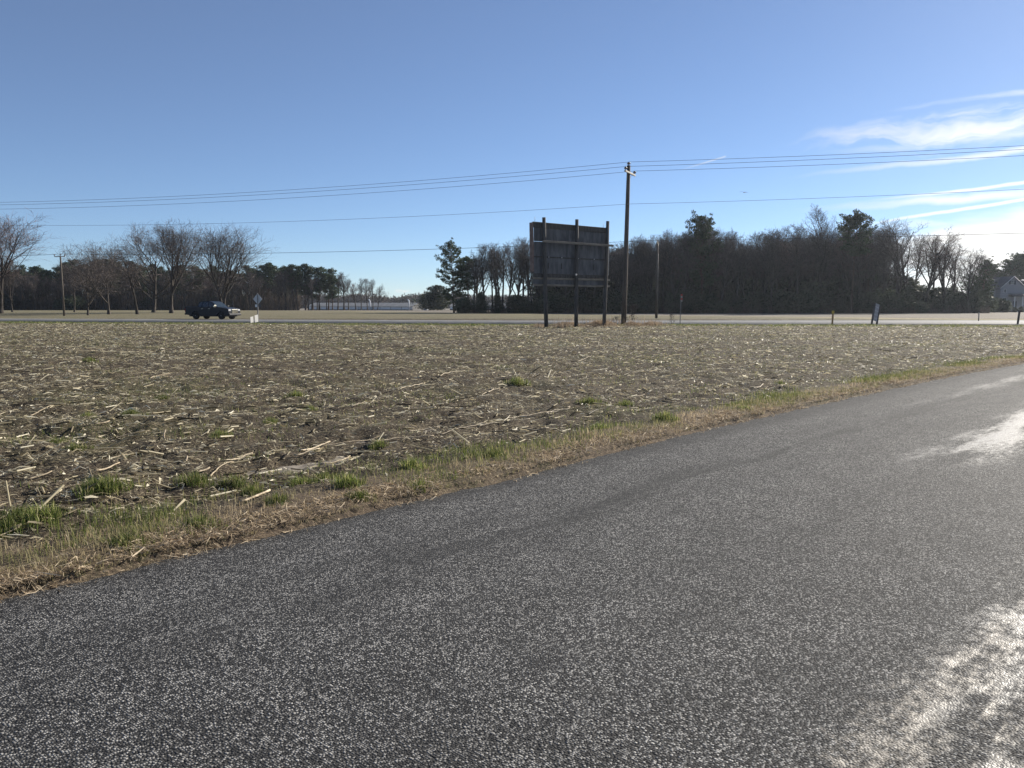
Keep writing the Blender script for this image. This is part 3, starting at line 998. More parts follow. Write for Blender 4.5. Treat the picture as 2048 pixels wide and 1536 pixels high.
for row, (D0, D1, step, lo, hi) in enumerate(((164, 167, 34, 585, 608), (168, 174, 24, 560, 600), (176, 186, 18, 545, 590), (188, 204, 15, 535, 570))):
    for x in np.arange(1092 if row else 930, 1800, step):
        by_px((cedar_v + holly_v)[i % 5], 'evergreen_shrub', x + random.uniform(-6, 6), random.uniform(lo, hi), random.uniform(D0, D1), ('low evergreen shrub ' if row == 0 else 'evergreen understory shrub ') + where(x), 'shrub', UG, random.uniform(1.1, 1.7))
        i += 1
# the thinner end towards the house
for x, yt, D, v_, wd in ((1772, 450, 170, 0, 1.0), (1794, 436, 165, 2, 1.35), (1812, 455, 176, 3, 1.0), (1828, 468, 180, 4, 1.0), (1848, 455, 167, 5, 1.1), (1866, 470, 176, 1, 1.0), (1890, 468, 169, 6, 1.15), (1904, 486, 178, 3, 1.1), (1935, 496, 168, 2, 1.1), (1952, 508, 180, 0, 1.1), (1972, 522, 186, 3, 1.0)):
    by_px(wood_v[v_], 'bare_tree', x, yt, D, 'spaced bare tree in the thin end of the wood near the house', 'tree', 'bare trees between the wood and the house', wd)
for x, yt, D, wd in ((1962, 522, 172, 1.0), (1948, 548, 175, 1.3)):
    by_px(edge_pine_v, 'pine_tree', x, yt, D, 'pine beside the pale gabled house', 'tree', 'pines beside the house', wd)
for x, yt, D, wd in ((2010, 522, 222, 1.35), (2030, 510, 226, 1.5), (2062, 515, 224, 1.5), (1990, 530, 224, 1.2)):
    by_px(crowned_v, 'pine_tree', x, yt, D, 'round-headed pine behind the pale gabled house', 'tree', 'pines behind the house', wd)
for x in np.arange(1790, 1975, 9):
    by_px((cedar_v + holly_v)[i % 5], 'evergreen_shrub', x + random.uniform(-4, 4), random.uniform(566, 606), random.uniform(165, 182), 'evergreen shrub under the bare trees near the house', 'shrub', 'shrubs under the trees near the house', 1.25)
    i += 1
for x, yt in ((1990, 606), (2013, 603), (2002, 600), (2030, 615), (2043, 614)):
    by_px(holly_v[i % 3], 'evergreen_shrub', x, yt, 184, 'garden shrub in front of the pale gabled house', 'shrub', 'garden shrubs before the house', 0.9)
    i += 1

# low brush along the foot of the woods and the dark thicket behind: too many stems to count
g_ = np.random.default_rng(5)


def thicket(name, segs_px, D0, D1, hmin, hmax, n, width, label):
    x = g_.uniform(*segs_px, n)
    D = g_.uniform(D0, D1, n)
    X = (x - 1024) / F * D
    h = g_.uniform(hmin, hmax, n) * (0.6 + 0.8 * vnoise(X * 0.4, D * 0.4))
    z0 = ground_z(X, D)
    a = np.column_stack((X, D, z0))
    b_ = a + np.column_stack((g_.normal(0, 0.25, n) * h, g_.normal(0, 0.25, n) * h, h))
    mid = (a + b_) / 2 + g_.normal(0, 0.12, (n, 3)) * h[:, None]
    wv = np.full((n, 1), width)
    s1 = np.column_stack((a, mid, wv, wv * 0.8))
    s2 = np.column_stack((mid, b_, wv * 0.8, wv * 0.3))
    sb = np.column_stack((mid, mid + np.column_stack((g_.normal(0, 0.35, n), g_.normal(0, 0.35, n), g_.uniform(0, 0.4, n))) * h[:, None], wv * 0.7, wv * 0.3))
    V, Q = ribbons_np(np.concatenate((s1, s2, sb)), g_)
    tag(obj(name, mesh_np(name, V, [Q]), M_brush), label, 'undergrowth', kind='stuff')


thicket('undergrowth', (915, 1975), 164, 172, 0.5, 2.2, 9000, 0.02, 'low brown brush along the foot of the wood behind the billboard')
thicket('undergrowth', (1085, 1790), 170, 225, 1.5, 7.5, 26000, 0.03, 'dense dark stems inside the wood behind the billboard')
thicket('undergrowth', (-140, 600), 256, 315, 1.0, 8.0, 22000, 0.035, 'brown brush and stems under the wood behind the lawn')


# far woods on the horizon
def far_wood(name, x0, x1, D, ytop, n, label):
    x = np.sort(g_.uniform(x0, x1, n))
    X = (x - 1024) / F * D
    Yd = D + g_.uniform(-25, 25, n)
    yt = ytop + 7 * (vnoise(x * 0.03, x * 0 + 2) - 0.5) * 2 + g_.uniform(-1, 5, n)
    h = (YH - yt) / F * D + CH + 1.4
    z0 = ground_z(X, Yd)
    st, cents, rads = [], [], []
    for k in range(n):
        a = np.array((X[k], Yd[k], z0[k]))
        st.append((*a, *(a + (g_.normal(0, .3), 0, h[k] * 0.8)), 0.16, 0.08))
        for q in range(16):
            f_ = a + (0, 0, h[k] * g_.uniform(0.15, 0.6))
            st.append((*f_, *(f_ + (g_.normal(0, 1.8), g_.normal(0, 1.8), h[k] * g_.uniform(0.1, 0.42))), 0.09, 0.04))
        for q in range(2):
            cents.append(a + (g_.normal(0, 1.5), 0, h[k] * g_.uniform(0.1, 0.72)))
            rads.append(h[k] * 0.28)
    V, Q = ribbons_np(np.array(st), g_)
    T, TF = clump_faces(np.array(cents), np.array(rads), 24, 1.6, g_)
    tag(obj(name, mesh_np(name, np.concatenate((V, T)), [Q, TF + len(V)]), M_brush), label, 'wood', kind='stuff')


far_wood('treeline', 560, 1130, 720, 586, 1300, 'far reddish-brown wood on the horizon behind the poultry houses')
far_wood('treeline', -300, 600, 760, 588, 500, 'far brown wood on the horizon behind the lawn')
far_wood('treeline', 1130, 2500, 640, 590, 700, 'far brown wood on the horizon behind the big wood')

# ------------------------------------------------------------------ thin haze in the low air
M_haze = bpy.data.materials.new("haze_air")
M_haze.use_nodes = True
t = NT(M_haze.node_tree)
t.n.clear()
pv = t.new('ShaderNodeVolumePrincipled')
pv.inputs['Color'].default_value = (0.80, 0.88, 1.0, 1)
pv.inputs['Density'].default_value = HAZE
pv.inputs['Anisotropy'].default_value = 0.55
t.l.new(pv.outputs[0], t.new('ShaderNodeOutputMaterial').inputs['Volume'])
tag(MB().box(-3100, 3100, -500, 4100, -2.6, 23.0).build('haze', M_haze), 'thin pale haze in the low air over the fields', 'haze', kind='stuff')

# ------------------------------------------------------------------ billboard seen from behind
A0, B0 = at(1066, YH, 57.0), at(1215.5, YH, 61.75)
A0.z = B0.z = 0
bd = (B0 - A0)
BL = bd.length / 0.95
bz = math.atan2(bd.y, bd.x)
BB = thing('billboard', 'old wooden billboard seen from behind on three timber posts', 'billboard', A0, bz)
BB.scale = (0.95, 0.95, 0.95 * 1.004)
# local: x along the board, -y towards the camera
for f_, top, lx in ((0.125, 7.95, -0.28), (0.535, 8.02, 0.02), (0.945, 8.10, 0.34)):
    x = BL * f_
    m_ = MB()
    pts = [(x - lx * 0.6, -0.20, -0.3), (x - lx * 0.25, -0.20, 2.0), (x, -0.19, 4.2), (x + lx * 0.2, -0.19, 6.2), (x + lx * 0.4, -0.19, top)]
    m_.tube(pts, [0.15, 0.145, 0.14, 0.135, 0.13], 9)
    m_.build('post', M_wood, BB)
rows_ = ((3.98, 5.16), (5.185, 6.24), (6.265, 7.36))
for c_ in range(4):
    for r_, (z0, z1) in enumerate(rows_):
        x0, x1 = 0.10 + (BL - 0.2) * c_ / 4 + 0.008, 0.10 + (BL - 0.2) * (c_ + 1) / 4 - 0.008
        dy = random.uniform(-0.012, 0.012)
        MB().box(x0, x1, 0.05 + dy, 0.08 + dy, z0, z1, rot=Matrix.Rotation(R(random.uniform(-0.25, 0.25)), 3, 'Y')).build('panel', M_ply, BB)
for c_ in range(2):
    x0, x1 = 0.05 + BL * 0.5 * c_, BL * 0.5 * (c_ + 1) - 0.03
    MB().box(x0, x1, 0.05, 0.09, 3.22, 3.56).build('panel', M_ply, BB)
for z0, z1, x0, x1, y0, y1, mt_ in ((7.22, 7.56, 0.02, BL, 0.0, 0.11, M_wood), (6.16, 6.32, 0.55, BL + 0.1, -0.47, -0.40, M_wrail), (3.74, 3.95, 0.05, BL - 0.05, 0.02, 0.10, M_wood),
                                    (3.56, 3.70, -0.02, BL + 0.16, -0.06, 0.0, M_wrail), (3.08, 3.22, -0.02, BL + 0.16, -0.06, 0.0, M_wrail), (5.13, 5.21, 0.12, BL - 0.1, -0.005, 0.035, M_wood), (7.56, 7.62, 0.0, BL, -0.04, 0.12, M_wrail)):
    MB().box(x0, x1, y0, y1, z0, z1, 0.012).build('rail', mt_, BB)
MB().box(-0.07, 0.05, 0.0, 0.30, 4.1, 7.56, 0.01, Matrix.Rotation(R(-1.2), 3, 'Y')).build('edge_board', M_redwood, BB)
MB().box(BL + 0.02, BL + 0.05, 0.02, 0.24, 4.0, 7.45).build('edge_board', M_wood, BB)
MB().box(BL + 0.10, BL + 0.125, 0.05, 0.08, 4.0, 7.5).build('edge_strip', M_alu, BB)
for x, z in ((0.7, 7.62), (BL - 0.05, 7.6)):
    MB().tube([(x - 0.5, 0.05, z), (x - 0.5, 0.05, z + 0.35)], 0.012, 5).build('spike', M_galv, BB)
for x in (1.5, 2.8, 4.5, 6.2):
    MB().box(x, x + 0.06, 0.0, 0.045, 4.35, 4.75).build('batten', M_wood, BB)
    MB().tube([(x + 0.02, -0.02, 5.17), (x + 0.02, 0.02, 5.17)], 0.04, 8).build('bolt_plate', M_alu, BB)
MB().tube([(BL * 0.5, -0.45, 4.0), (BL * 0.5, -0.40, 3.9)], 0.07, 8).build('bolt_plate', M_alu, BB)


# ------------------------------------------------------------------ poles and wires
def insulator(parent, x, y, z, r=0.09):
    m_ = MB()
    m_.tube([(x, y, z), (x, y, z + 0.08), (x, y, z + 0.09), (x, y, z + 0.15), (x, y, z + 0.16), (x, y, z + 0.24), (x, y, z + 0.27)],
            [r * 0.3, r * 0.3, r * 1.25, r * 1.0, r * 1.5, r * 0.6, r * 0.35], 10)
    return m_.build('insulator', M_porc, parent)


PB = gp(1247, 651)
PT = at(1257.5, 331, PB.y)
UP = thing('utility_pole', 'tall leaning wooden utility pole with a pale crossarm beside the billboard', 'utility pole', PB)
dx, H_ = PT.x - PB.x, PT.z
MB().tube([(0, 0, -0.4)] + [(dx * k, 0, H_ * k) for k in (0.25, 0.5, 0.75, 1.0)], [0.215, 0.20, 0.18, 0.16, 0.14], 12).build('pole', M_pole, UP)
LD = Vector((0.95, -0.31, 0)).normalized()            # the way the line runs
AD = Vector((0.42, 0.91, 0)).normalized()             # the crossarm, square to it
arm_c = Vector((dx * 0.95, 0, H_ - 0.62)) + Vector((0.10, -0.22, 0))
aw = math.atan2(AD.y, AD.x)
arm = MB().box(-1.35, 1.35, -0.06, 0.06, -0.065, 0.065, 0.012).build('crossarm', M_arm, UP)
arm.location = arm_c; arm.rotation_euler = (0, 0, aw)
for s_ in (-1, 1):
    MB().tube([arm_c + AD * 0.7 * s_, Vector((dx * 0.9, 0, H_ - 1.25)) - LD * 0.13], 0.02, 6).build('brace', M_galv, UP)
    insulator(UP, *(arm_c + AD * 1.2 * s_ + Vector((0, 0, 0.065))), 0.10)
insulator(UP, dx, 0, H_, 0.11)
MB().tube([(dx * 0.76, -0.17, H_ * 0.76), (dx * 0.76, -0.26, H_ * 0.76)], 0.05, 8).build('spool', M_porc, UP)
MB().tube([(0.03, -0.205, 0.0), (dx * 0.5 + 0.03, -0.185, H_ * 0.5), (dx * 0.74 + 0.03, -0.168, H_ * 0.74)], 0.012, 5).build('ground_wire', M_galv, UP)


def wire(name, label, a, left_px, right_px, r, sag):
    """a span each way from the pole, through the photo's height at the frame edges"""
    m_ = MB()
    for (px, py), sg in ((left_px, -1), (right_px, 1)):
        dr = LD * sg
        tn = (px - 1024) / F
        # where the line crosses that column
        s_ = (tn * a.y * 1.0 - a.x) / (dr.x - tn * dr.y)
        q = a + dr * s_
        zq = at(px, py, q.y).z
        span = 74.0
        k = s_ / span
        # z = a.z + c*k - 4*sag*k*(1-k), passing zq at k
        c_ = (zq - a.z + 4 * sag * k * (1 - k)) / k
        pts = []
        for i_ in range(25):
            kk = i_ / 24
            p_ = a + dr * span * kk
            pts.append((p_.x, p_.y, a.z + c_ * kk - 4 * sag * kk * (1 - kk)))
        m_.tube(pts, r, 5)
    tag(m_.build(name, M_wire), label, 'power line')


base = Vector((PB.x, PB.y, 0))
wire('power_line', 'topmost wire running over the utility pole top', base + Vector((dx, 0, H_ + 0.27)), (0, 405), (2048, 290), 0.013, 0.7)
wire('power_line', 'second wire down, on the near insulator of the crossarm', base + arm_c - AD * 1.2 + Vector((0, 0, 0.33)), (0, 410), (2048, 297.5), 0.013, 0.7)
wire('power_line', 'third wire down, on the far insulator of the crossarm', base + arm_c + AD * 1.2 + Vector((0, 0, 0.33)), (0, 418.5), (2048, 310), 0.013, 0.7)
wire('power_line', 'single wire spooled to the utility pole below its crossarm', base + Vector((dx * 0.76, -0.26, H_ * 0.76)), (0, 450), (2048, 377.5), 0.011, 0.7)

# far side of the highway
P1, P2 = gp(1312.5, 637.3), gp(128.5, 632.3)
FD = (P1 - P2); FD.z = 0; FDn = FD.normalized()
FA = Vector((-FDn.y, FDn.x, 0))
far_att = []
for P, top, label, tilt in ((P1, at(1316, 484, P1.y).z, 'slim wooden pole with a short pale arm in front of the big wood', 0.12), (P2, at(121, 511, P2.y).z, 'short roadside pole standing by the lawn trees', 0.0)):
    U = thing('utility_pole', label, 'utility pole', P)
    hh = top
    tx = 0.0 if P is P1 else -0.12
    MB().tube([(0, 0, -0.3), (tx * 0.5, 0, hh * 0.5), (tx, 0, hh)], [0.15, 0.13, 0.11], 10).build('pole', M_pole, U)
    a_ = MB().box(-0.75, 0.75, -0.06, 0.06, -0.06, 0.06, 0.012).build('crossarm', M_arm, U)
    a_.location = (tx, -0.14, hh - 0.16)
    a_.rotation_euler = (0, R(14 if P is P1 else 0), math.atan2(FA.y, FA.x) if P is P1 else bz * 0.2)
    insulator(U, tx, 0, hh, 0.08)
    if P is P2:
        for s_ in (-0.72, 0.66):
            insulator(U, tx + s_, -0.14 + s_ * math.sin(bz * 0.2), hh - 0.10, 0.08)
    if P is P1:
        MB().tube([(0.13, -0.06, 0), (0.115, -0.06, hh * 0.5), (0.10, -0.05, hh * 0.85)], 0.03, 6).build('conduit', M_galv, U)
    far_att.append(P + Vector((tx, 0, hh + 0.22)))
m_ = MB()
a1, a2 = far_att
tgt_r = at(2048, 462.5, P1.y - 0.29 * 45)
# three spans: beyond the left pole, between the poles, and off past the house
ends = [(a2, a2 - FDn * 70 + Vector((0, 0, 0.0)), 0.5), (a2, a1, 0.55), (a1, a1 + FDn * 80 + Vector((0, 0, 0.9)), 0.45)]
for p_, q_, sg in ends:
    m_.tube([p_ + (q_ - p_) * k - Vector((0, 0, 4 * sg * k * (1 - k))) for k in np.linspace(0, 1, 25)], 0.024, 5)
tag(m_.build('utility_cable', M_wire), 'thick low cable strung between the two poles across the highway', 'cable')

# ------------------------------------------------------------------ pickup truck
M_paint = surf("navy_paint", (0.005, 0.007, 0.013), (0.007, 0.009, 0.016), 3, 0.4, coat=0.12, spec=0.2)
M_glass = surf("tinted_glass", (0.010, 0.012, 0.015), (0.014, 0.016, 0.020), 3, 0.05, spec=0.7)
M_wind = surf("windscreen_glass", (0.02, 0.03, 0.036), (0.026, 0.036, 0.044), 3, 0.06, spec=0.5)
M_chrome = surf("chrome", (0.40, 0.38, 0.33), (0.50, 0.48, 0.42), 3, 0.16, metal=1.0)
M_tyre = surf("tyre_rubber", (0.012, 0.012, 0.012), (0.02, 0.02, 0.02), 8, 0.85)
M_alloy = surf("alloy_wheel", (0.42, 0.42, 0.43), (0.52, 0.52, 0.53), 6, 0.3, metal=0.9)
M_plastic = surf("black_plastic", (0.012, 0.012, 0.013), (0.02, 0.02, 0.021), 8, 0.6)
M_lamp = surf("lamp_lens", (0.45, 0.46, 0.48), (0.55, 0.56, 0.58), 8, 0.12, spec=0.7)
M_tail = surf("tail_lens", (0.30, 0.015, 0.012), (0.36, 0.02, 0.016), 8, 0.2)
tb = gp(427, 640.3)
HWZ = 0.10
TK = thing('pickup_truck', 'dark navy crew-cab pickup truck with a chrome grille driving on the highway', 'pickup truck', (tb.x, tb.y, HWZ), R(-19))
FX, RX, WR = 1.75, -1.55, 0.40


def arch(cx, r=0.49, z=0.40):
    return [(cx + r * math.cos(a), z + r * math.sin(a)) for a in np.linspace(0.06, math.pi - 0.06, 11)]


prof_ = [(-2.80, 0.50), (-2.86, 0.62), (-2.85, 1.28), (-2.78, 1.36), (-1.2, 1.37), (-1.1, 1.31), (1.22, 1.29), (1.9, 1.25), (2.50, 1.17), (2.68, 1.08), (2.74, 0.92), (2.76, 0.56), (2.66, 0.40), (2.30, 0.38)] + arch(FX) + [(1.15, 0.36), (-0.95, 0.36)] + arch(RX) + [(-2.15, 0.42)]
MB().prism(prof_, 'y', -0.97, 0.97, 0.035).build('body', M_paint, TK)
MB().box(-2.5, 2.45, -0.78, 0.78, 0.30, 0.62).build('chassis', M_plastic, TK)


def cw(z):
    return 0.94 - (z - 1.25) / 0.67 * 0.17


cabp = [(-1.30, 1.28), (-1.10, 1.84), (-0.80, 1.90), (-0.1, 1.92), (0.28, 1.90), (0.52, 1.84), (1.30, 1.27)]
m_ = MB()
vl = [m_.bm.verts.new((x, -cw(z), z)) for x, z in cabp]
vr = [m_.bm.verts.new((x, cw(z), z)) for x, z in cabp]
m_.bm.faces.new(vl); m_.bm.faces.new(vr[::-1])
for k in range(len(cabp)):
    m_.bm.faces.new((vl[k], vl[(k + 1) % 7], vr[(k + 1) % 7], vr[k]))
bmesh.ops.bevel(m_.bm, geom=list(m_.bm.edges), offset=0.03, segments=2, affect='EDGES', profile=0.6)
m_.build('cab', M_paint, TK)
for s_ in (-1, 1):
    for quad in ([(1.10, 1.34), (0.52, 1.78), (0.18, 1.83), (0.18, 1.34)], [(0.08, 1.34), (0.08, 1.83), (-0.62, 1.83), (-0.66, 1.34)], [(-0.74, 1.34), (-0.70, 1.82), (-1.02, 1.79), (-1.20, 1.36)]):
        m_ = MB()
        m_.face([(x, s_ * (cw(z) + 0.006), z) for x, z in quad])
        m_.build('window', M_glass, TK)
m_ = MB()
m_.face([(1.25 + 0.014, -0.84, 1.315), (1.25 + 0.014, 0.84, 1.315), (0.56 + 0.014, 0.72, 1.825), (0.56 + 0.014, -0.72, 1.825)]).build('windscreen', M_wind, TK)
MB().box(-2.72, -1.36, -0.80, 0.80, 1.36, 1.39, 0.015).build('bed_cover', M_plastic, TK)
MB().box(2.70, 2.80, -0.50, 0.50, 0.64, 1.08, 0.03).build('grille', M_chrome, TK)
for z in (0.70, 0.78, 0.86, 0.94):
    MB().box(2.795, 2.812, -0.44, 0.44, z - 0.018, z + 0.018).build('grille_bar', M_chrome, TK)
MB().box(2.62, 2.86, -0.97, 0.97, 0.42, 0.60, 0.04).build('front_bumper', M_paint, TK)
MB().box(-2.98, -2.78, -0.95, 0.95, 0.48, 0.66, 0.04).build('rear_bumper', M_plastic, TK)
for s_ in (-1, 1):
    MB().box(2.55, 2.735, s_ * 0.56, s_ * 0.94, 0.80, 1.06, 0.03).build('headlight', M_lamp, TK)
    MB().box(-2.88, -2.80, s_ * 0.80, s_ * 0.965, 0.80, 1.16, 0.02).build('taillight', M_tail, TK)
    MB().box(1.02, 1.16, s_ * 0.95, s_ * 1.22, 1.30, 1.48, 0.03).build('mirror', M_chrome if s_ < 0 else M_plastic, TK)
    MB().box(-1.0, 1.2, s_ * 0.968, s_ * 0.985, 0.66, 0.69).build('trim_strip', M_plastic, TK)
    MB().box(-0.95, 1.15, s_ * 0.80, s_ * 1.03, 0.34, 0.39, 0.015).build('running_board', M_plastic, TK)
    for hx in (0.28, -0.62):
        MB().box(hx - 0.10, hx + 0.10, s_ * 0.968, s_ * 1.0, 1.12, 1.16, 0.01).build('door_handle', M_chrome, TK)
    for wx in (FX, RX):
        y0 = s_ * 0.84
        hub = MB().tube([(wx, s_ * 0.70, WR), (wx, s_ * 0.86, WR)], 0.10, 12).build('wheel', M_plastic, TK)
        m_ = MB()
        ring = [(-0.13, 0.27), (-0.135, 0.34), (-0.11, 0.39), (-0.05, 0.40), (0.05, 0.40), (0.11, 0.39), (0.135, 0.34), (0.13, 0.27)]
        m_.tube([(wx, y0 + a, WR) for a, r in ring], [r for a, r in ring], 28, False)
        m_.build('tyre', M_tyre, hub)
        m_ = MB()
        m_.tube([(wx, y0 + s_ * 0.10, WR), (wx, y0 + s_ * 0.03, WR)], [0.275, 0.25], 28, False)
        for k in range(6):
            a = k * math.pi / 3 + wx
            m_.tube([(wx, y0 + s_ * 0.09, WR), (wx + 0.26 * math.cos(a), y0 + s_ * 0.07, WR + 0.26 * math.sin(a))], [0.05, 0.035], 6)
        m_.build('rim', M_alloy, hub)

# ------------------------------------------------------------------ signs and stakes
SP = gp(516.5, 645.5)
sc = SP.y / F                                         # metres per photo pixel there
SG = thing('road_sign', 'diamond warning sign seen from behind with two small plates on its post', 'sign', SP, R(-6))
zt = at(516, 588, SP.y).z
MB().box(-0.045, 0.045, -0.025, 0.025, -0.3, zt + 0.02, 0.006).build('post', M_galv, SG)
zc, hw = at(516, 598, SP.y).z, 10.2 * sc
m_ = MB()
m_.prism([(0, zc - hw * 1.12), (hw * 0.93, zc), (0, zc + hw * 1.12), (-hw * 0.93, zc)], 'y', 0.03, 0.036).build('sign_plate', M_alu, SG)
MB().box(-5.6 * sc, -1.8 * sc, 0.03, 0.036, at(0, 614.2, SP.y).z, at(0, 609.0, SP.y).z).build('small_plate', M_white, SG)
MB().box(1.4 * sc, 6.2 * sc, 0.03, 0.036, at(0, 613.2, SP.y).z, at(0, 609.0, SP.y).z).build('small_plate', surf("dull_plate", (0.10, 0.10, 0.10), (0.14, 0.14, 0.14), 5, 0.7), SG)
for zz in (zc + 0.25, zc - 0.25):
    MB().tube([(0, -0.04, zz), (0, -0.025, zz)], 0.02, 8).build('bolt', M_galv, SG)
for px, py, hpx, wpx, tl, nm in ((504.2, 648.2, 14.0, 5.6, -8, 'shorter white yard sign leaning beside the diamond sign post'), (513.4, 646.8, 16.5, 6.6, -9, 'taller white yard sign leaning against the diamond sign post')):
    q = gp(px, py)
    Yd = thing('yard_sign', nm, 'sign', q, R(66))
    w_, h_ = wpx * sc / 0.72, hpx * sc
    p = MB().box(-w_ / 2, w_ / 2, -0.006, 0.006, 0.12, h_, 0.0).build('panel', M_corru, Yd)
    p.rotation_euler = (R(6), R(tl), 0)
    for s_ in (-0.3, 0.3):
        l_ = MB().tube([(w_ * s_, 0, -0.1), (w_ * s_, 0, h_ * 0.5)], 0.006, 5).build('wire_leg', M_galv, Yd)
        l_.rotation_euler = (R(6), R(tl), 0)

q = gp(1360.5, 649.5)
MK = thing('marker_post', 'thin post with a red and white marker plate near the highway', 'marker post', q)
s2 = q.y / F
MB().box(-0.03, 0.03, -0.02, 0.02, -0.2, 60.5 * s2, 0.005, Matrix.Rotation(R(1.2), 3, 'Y')).build('post', M_galv, MK)
for k in range(4):
    z = 60.5 * s2 - 0.16 * (k + 1) + 0.02
    MB().box(0.0, 0.13, -0.045, -0.035, z, z + 0.152).build('marker_plate', (M_red, M_arm)[k % 2], MK)

q = gp(1664.3, 649.8)
ST = thing('survey_stake', 'raw wooden stake with a yellow top at the field edge', 'stake', q)
s2 = q.y / F
r_ = Matrix.Rotation(R(2), 3, 'Y')
MB().box(-0.06, 0.06, -0.05, 0.05, -0.2, 22.5 * s2, 0.008).build('stake', M_lath, ST).rotation_euler = (0, R(2), 0)
MB().box(-0.085, 0.085, -0.06, 0.06, 22.5 * s2 + 0.003, 28.2 * s2, 0.01).build('cap', M_yellow, ST).rotation_euler = (0, R(2), 0)

# leaning sale sign, seen nearly edge-on
q = gp(1748.5, 650.2)
s2 = q.y / F
LS = thing('sale_sign', 'tall weathered sign leaning on two dark posts by the highway', 'sign', q, R(38))
lean = R(13)
M_sign = surf("faded_sign_face", (0.30, 0.30, 0.32), (0.38, 0.38, 0.40), 4, 0.7)
M_print = surf("faded_print", (0.46, 0.46, 0.48), (0.54, 0.54, 0.55), 4, 0.7)
hh = 43 * s2
LSn = []
for x in (-0.42, 0.36):
    o = MB().box(x - 0.06, x + 0.06, -0.06, 0.06, -0.25, hh * (0.99 if x < 0 else 0.96), 0.01).build('post', M_wood, LS)
    LSn.append(o)
o = MB().box(-0.345, 0.285, -0.025, 0.025, 8.5 * s2, hh, 0.004).build('board', M_sign, LS); LSn.append(o)
for k in range(4):
    z = hh * (0.30 + 0.175 * k)
    o2 = MB().box(-0.31, 0.25, -0.032, -0.028, z, z + 0.05).build('print_line', M_print, o)
for o in LSn:
    o.rotation_euler = (0, lean, 0)
q = gp(1957, 642.6)
PO = MB().tube([(0, 0, -0.2), (0, 0, 0.9), (0, 0, 18.5 * q.y / F)], [0.055, 0.05, 0.045], 8).build('post', M_galv, None, q)
tag(PO, 'short slim metal post between the highway lanes', 'post'); PO.name = 'roadside_post'
q = gp(2035, 650.3)
PO = MB().box(-0.06, 0.06, -0.06, 0.06, -0.2, 30.5 * q.y / F, 0.01).build('roadside_post', M_wood, None, q)
PO.rotation_euler = (0, R(5), 0)
tag(PO, 'leaning square wooden post at the field edge towards the house', 'post')

# ------------------------------------------------------------------ house
M_side = surf("pale_siding", (0.24, 0.25, 0.27), (0.30, 0.31, 0.33), 2, 0.7, 0.5, 4, stretch=(0.1, 0.1, 8))
M_roof = surf("dark_shingles", (0.060, 0.060, 0.068), (0.10, 0.10, 0.11), 3, 0.9, 0.6, 12)
M_trim = surf("pale_trim", (0.6, 0.61, 0.62), (0.66, 0.67, 0.68), 3, 0.6)
M_pane = surf("window_glass", (0.03, 0.035, 0.04), (0.04, 0.045, 0.05), 3, 0.08, spec=0.6)
M_shut = surf("dark_shutter", (0.045, 0.05, 0.06), (0.06, 0.065, 0.075), 3, 0.7)
HD = 196.0
hs = HD / F
hp = at(2024, YH, HD)
HO = thing('house', 'pale gabled house with dark roof and shuttered attic window beyond the trees', 'house', (hp.x, HD, -0.02), R(-4))
zr, ze, hw = at(0, 552, HD).z, at(0, 574, HD).z, 2.75
MB().prism([(-hw, 0), (hw, 0), (hw, ze), (0, zr - 0.15), (-hw, ze)], 'y', 0, 9).build('wall', M_side, HO)
for s_ in (-1, 1):
    m_ = MB()
    n_ = Vector((s_ * (zr - ze), 0, hw)).normalized()
    a, b_ = Vector((0, -0.35, zr)), Vector((s_ * (hw + 0.4), -0.35, ze - 0.34))
    c_, d_ = Vector((0, 9.2, zr)), Vector((s_ * (hw + 0.4), 9.2, ze - 0.34))
    vs = [m_.bm.verts.new(p_ + o_) for o_ in (Vector((0, 0, 0.0)), Vector((0, 0, -0.14))) for p_ in (a, b_, d_, c_)]
    for f_ in ((0, 1, 2, 3), (7, 6, 5, 4), (0, 4, 5, 1), (1, 5, 6, 2), (2, 6, 7, 3), (3, 7, 4, 0)):
        m_.bm.faces.new([vs[k] for k in f_])
    rf = m_.build('roof', M_roof, HO)
    MB().box(-0.03, 0.03, -0.40, -0.355, -1, 1)
    m_ = MB()
    m_.tube([a + Vector((0, -0.03, -0.09)), b_ + Vector((0, -0.03, -0.09))], 0.07, 4).build('bargeboard', M_trim, rf)


def win(parent, x, z0, z1, w_, y=-0.001, shutters=False):
    f_ = MB().box(x - w_ / 2 - 0.06, x + w_ / 2 + 0.06, y - 0.06, y - 0.005, z0 - 0.06, z1 + 0.06).build('window', M_trim, parent)
    for s_ in (-1, 1):
        MB().box(x + (0.02 if s_ > 0 else -w_ / 2), x + (w_ / 2 if s_ > 0 else -0.02), y - 0.068, y - 0.062, z0, z1).build('pane', M_pane, f_)
        if shutters:
            MB().box(x + s_ * (w_ / 2 + 0.27) - 0.2, x + s_ * (w_ / 2 + 0.27) + 0.2, y - 0.05, y - 0.006, z0 - 0.03, z1 + 0.03).build('shutter', M_shut, f_)


z_ = lambda py: at(0, py, HD).z
win(HO, -0.2, z_(568.5), z_(561), 0.55, shutters=True)
win(HO, -1.75, z_(585), z_(578.5), 0.40)
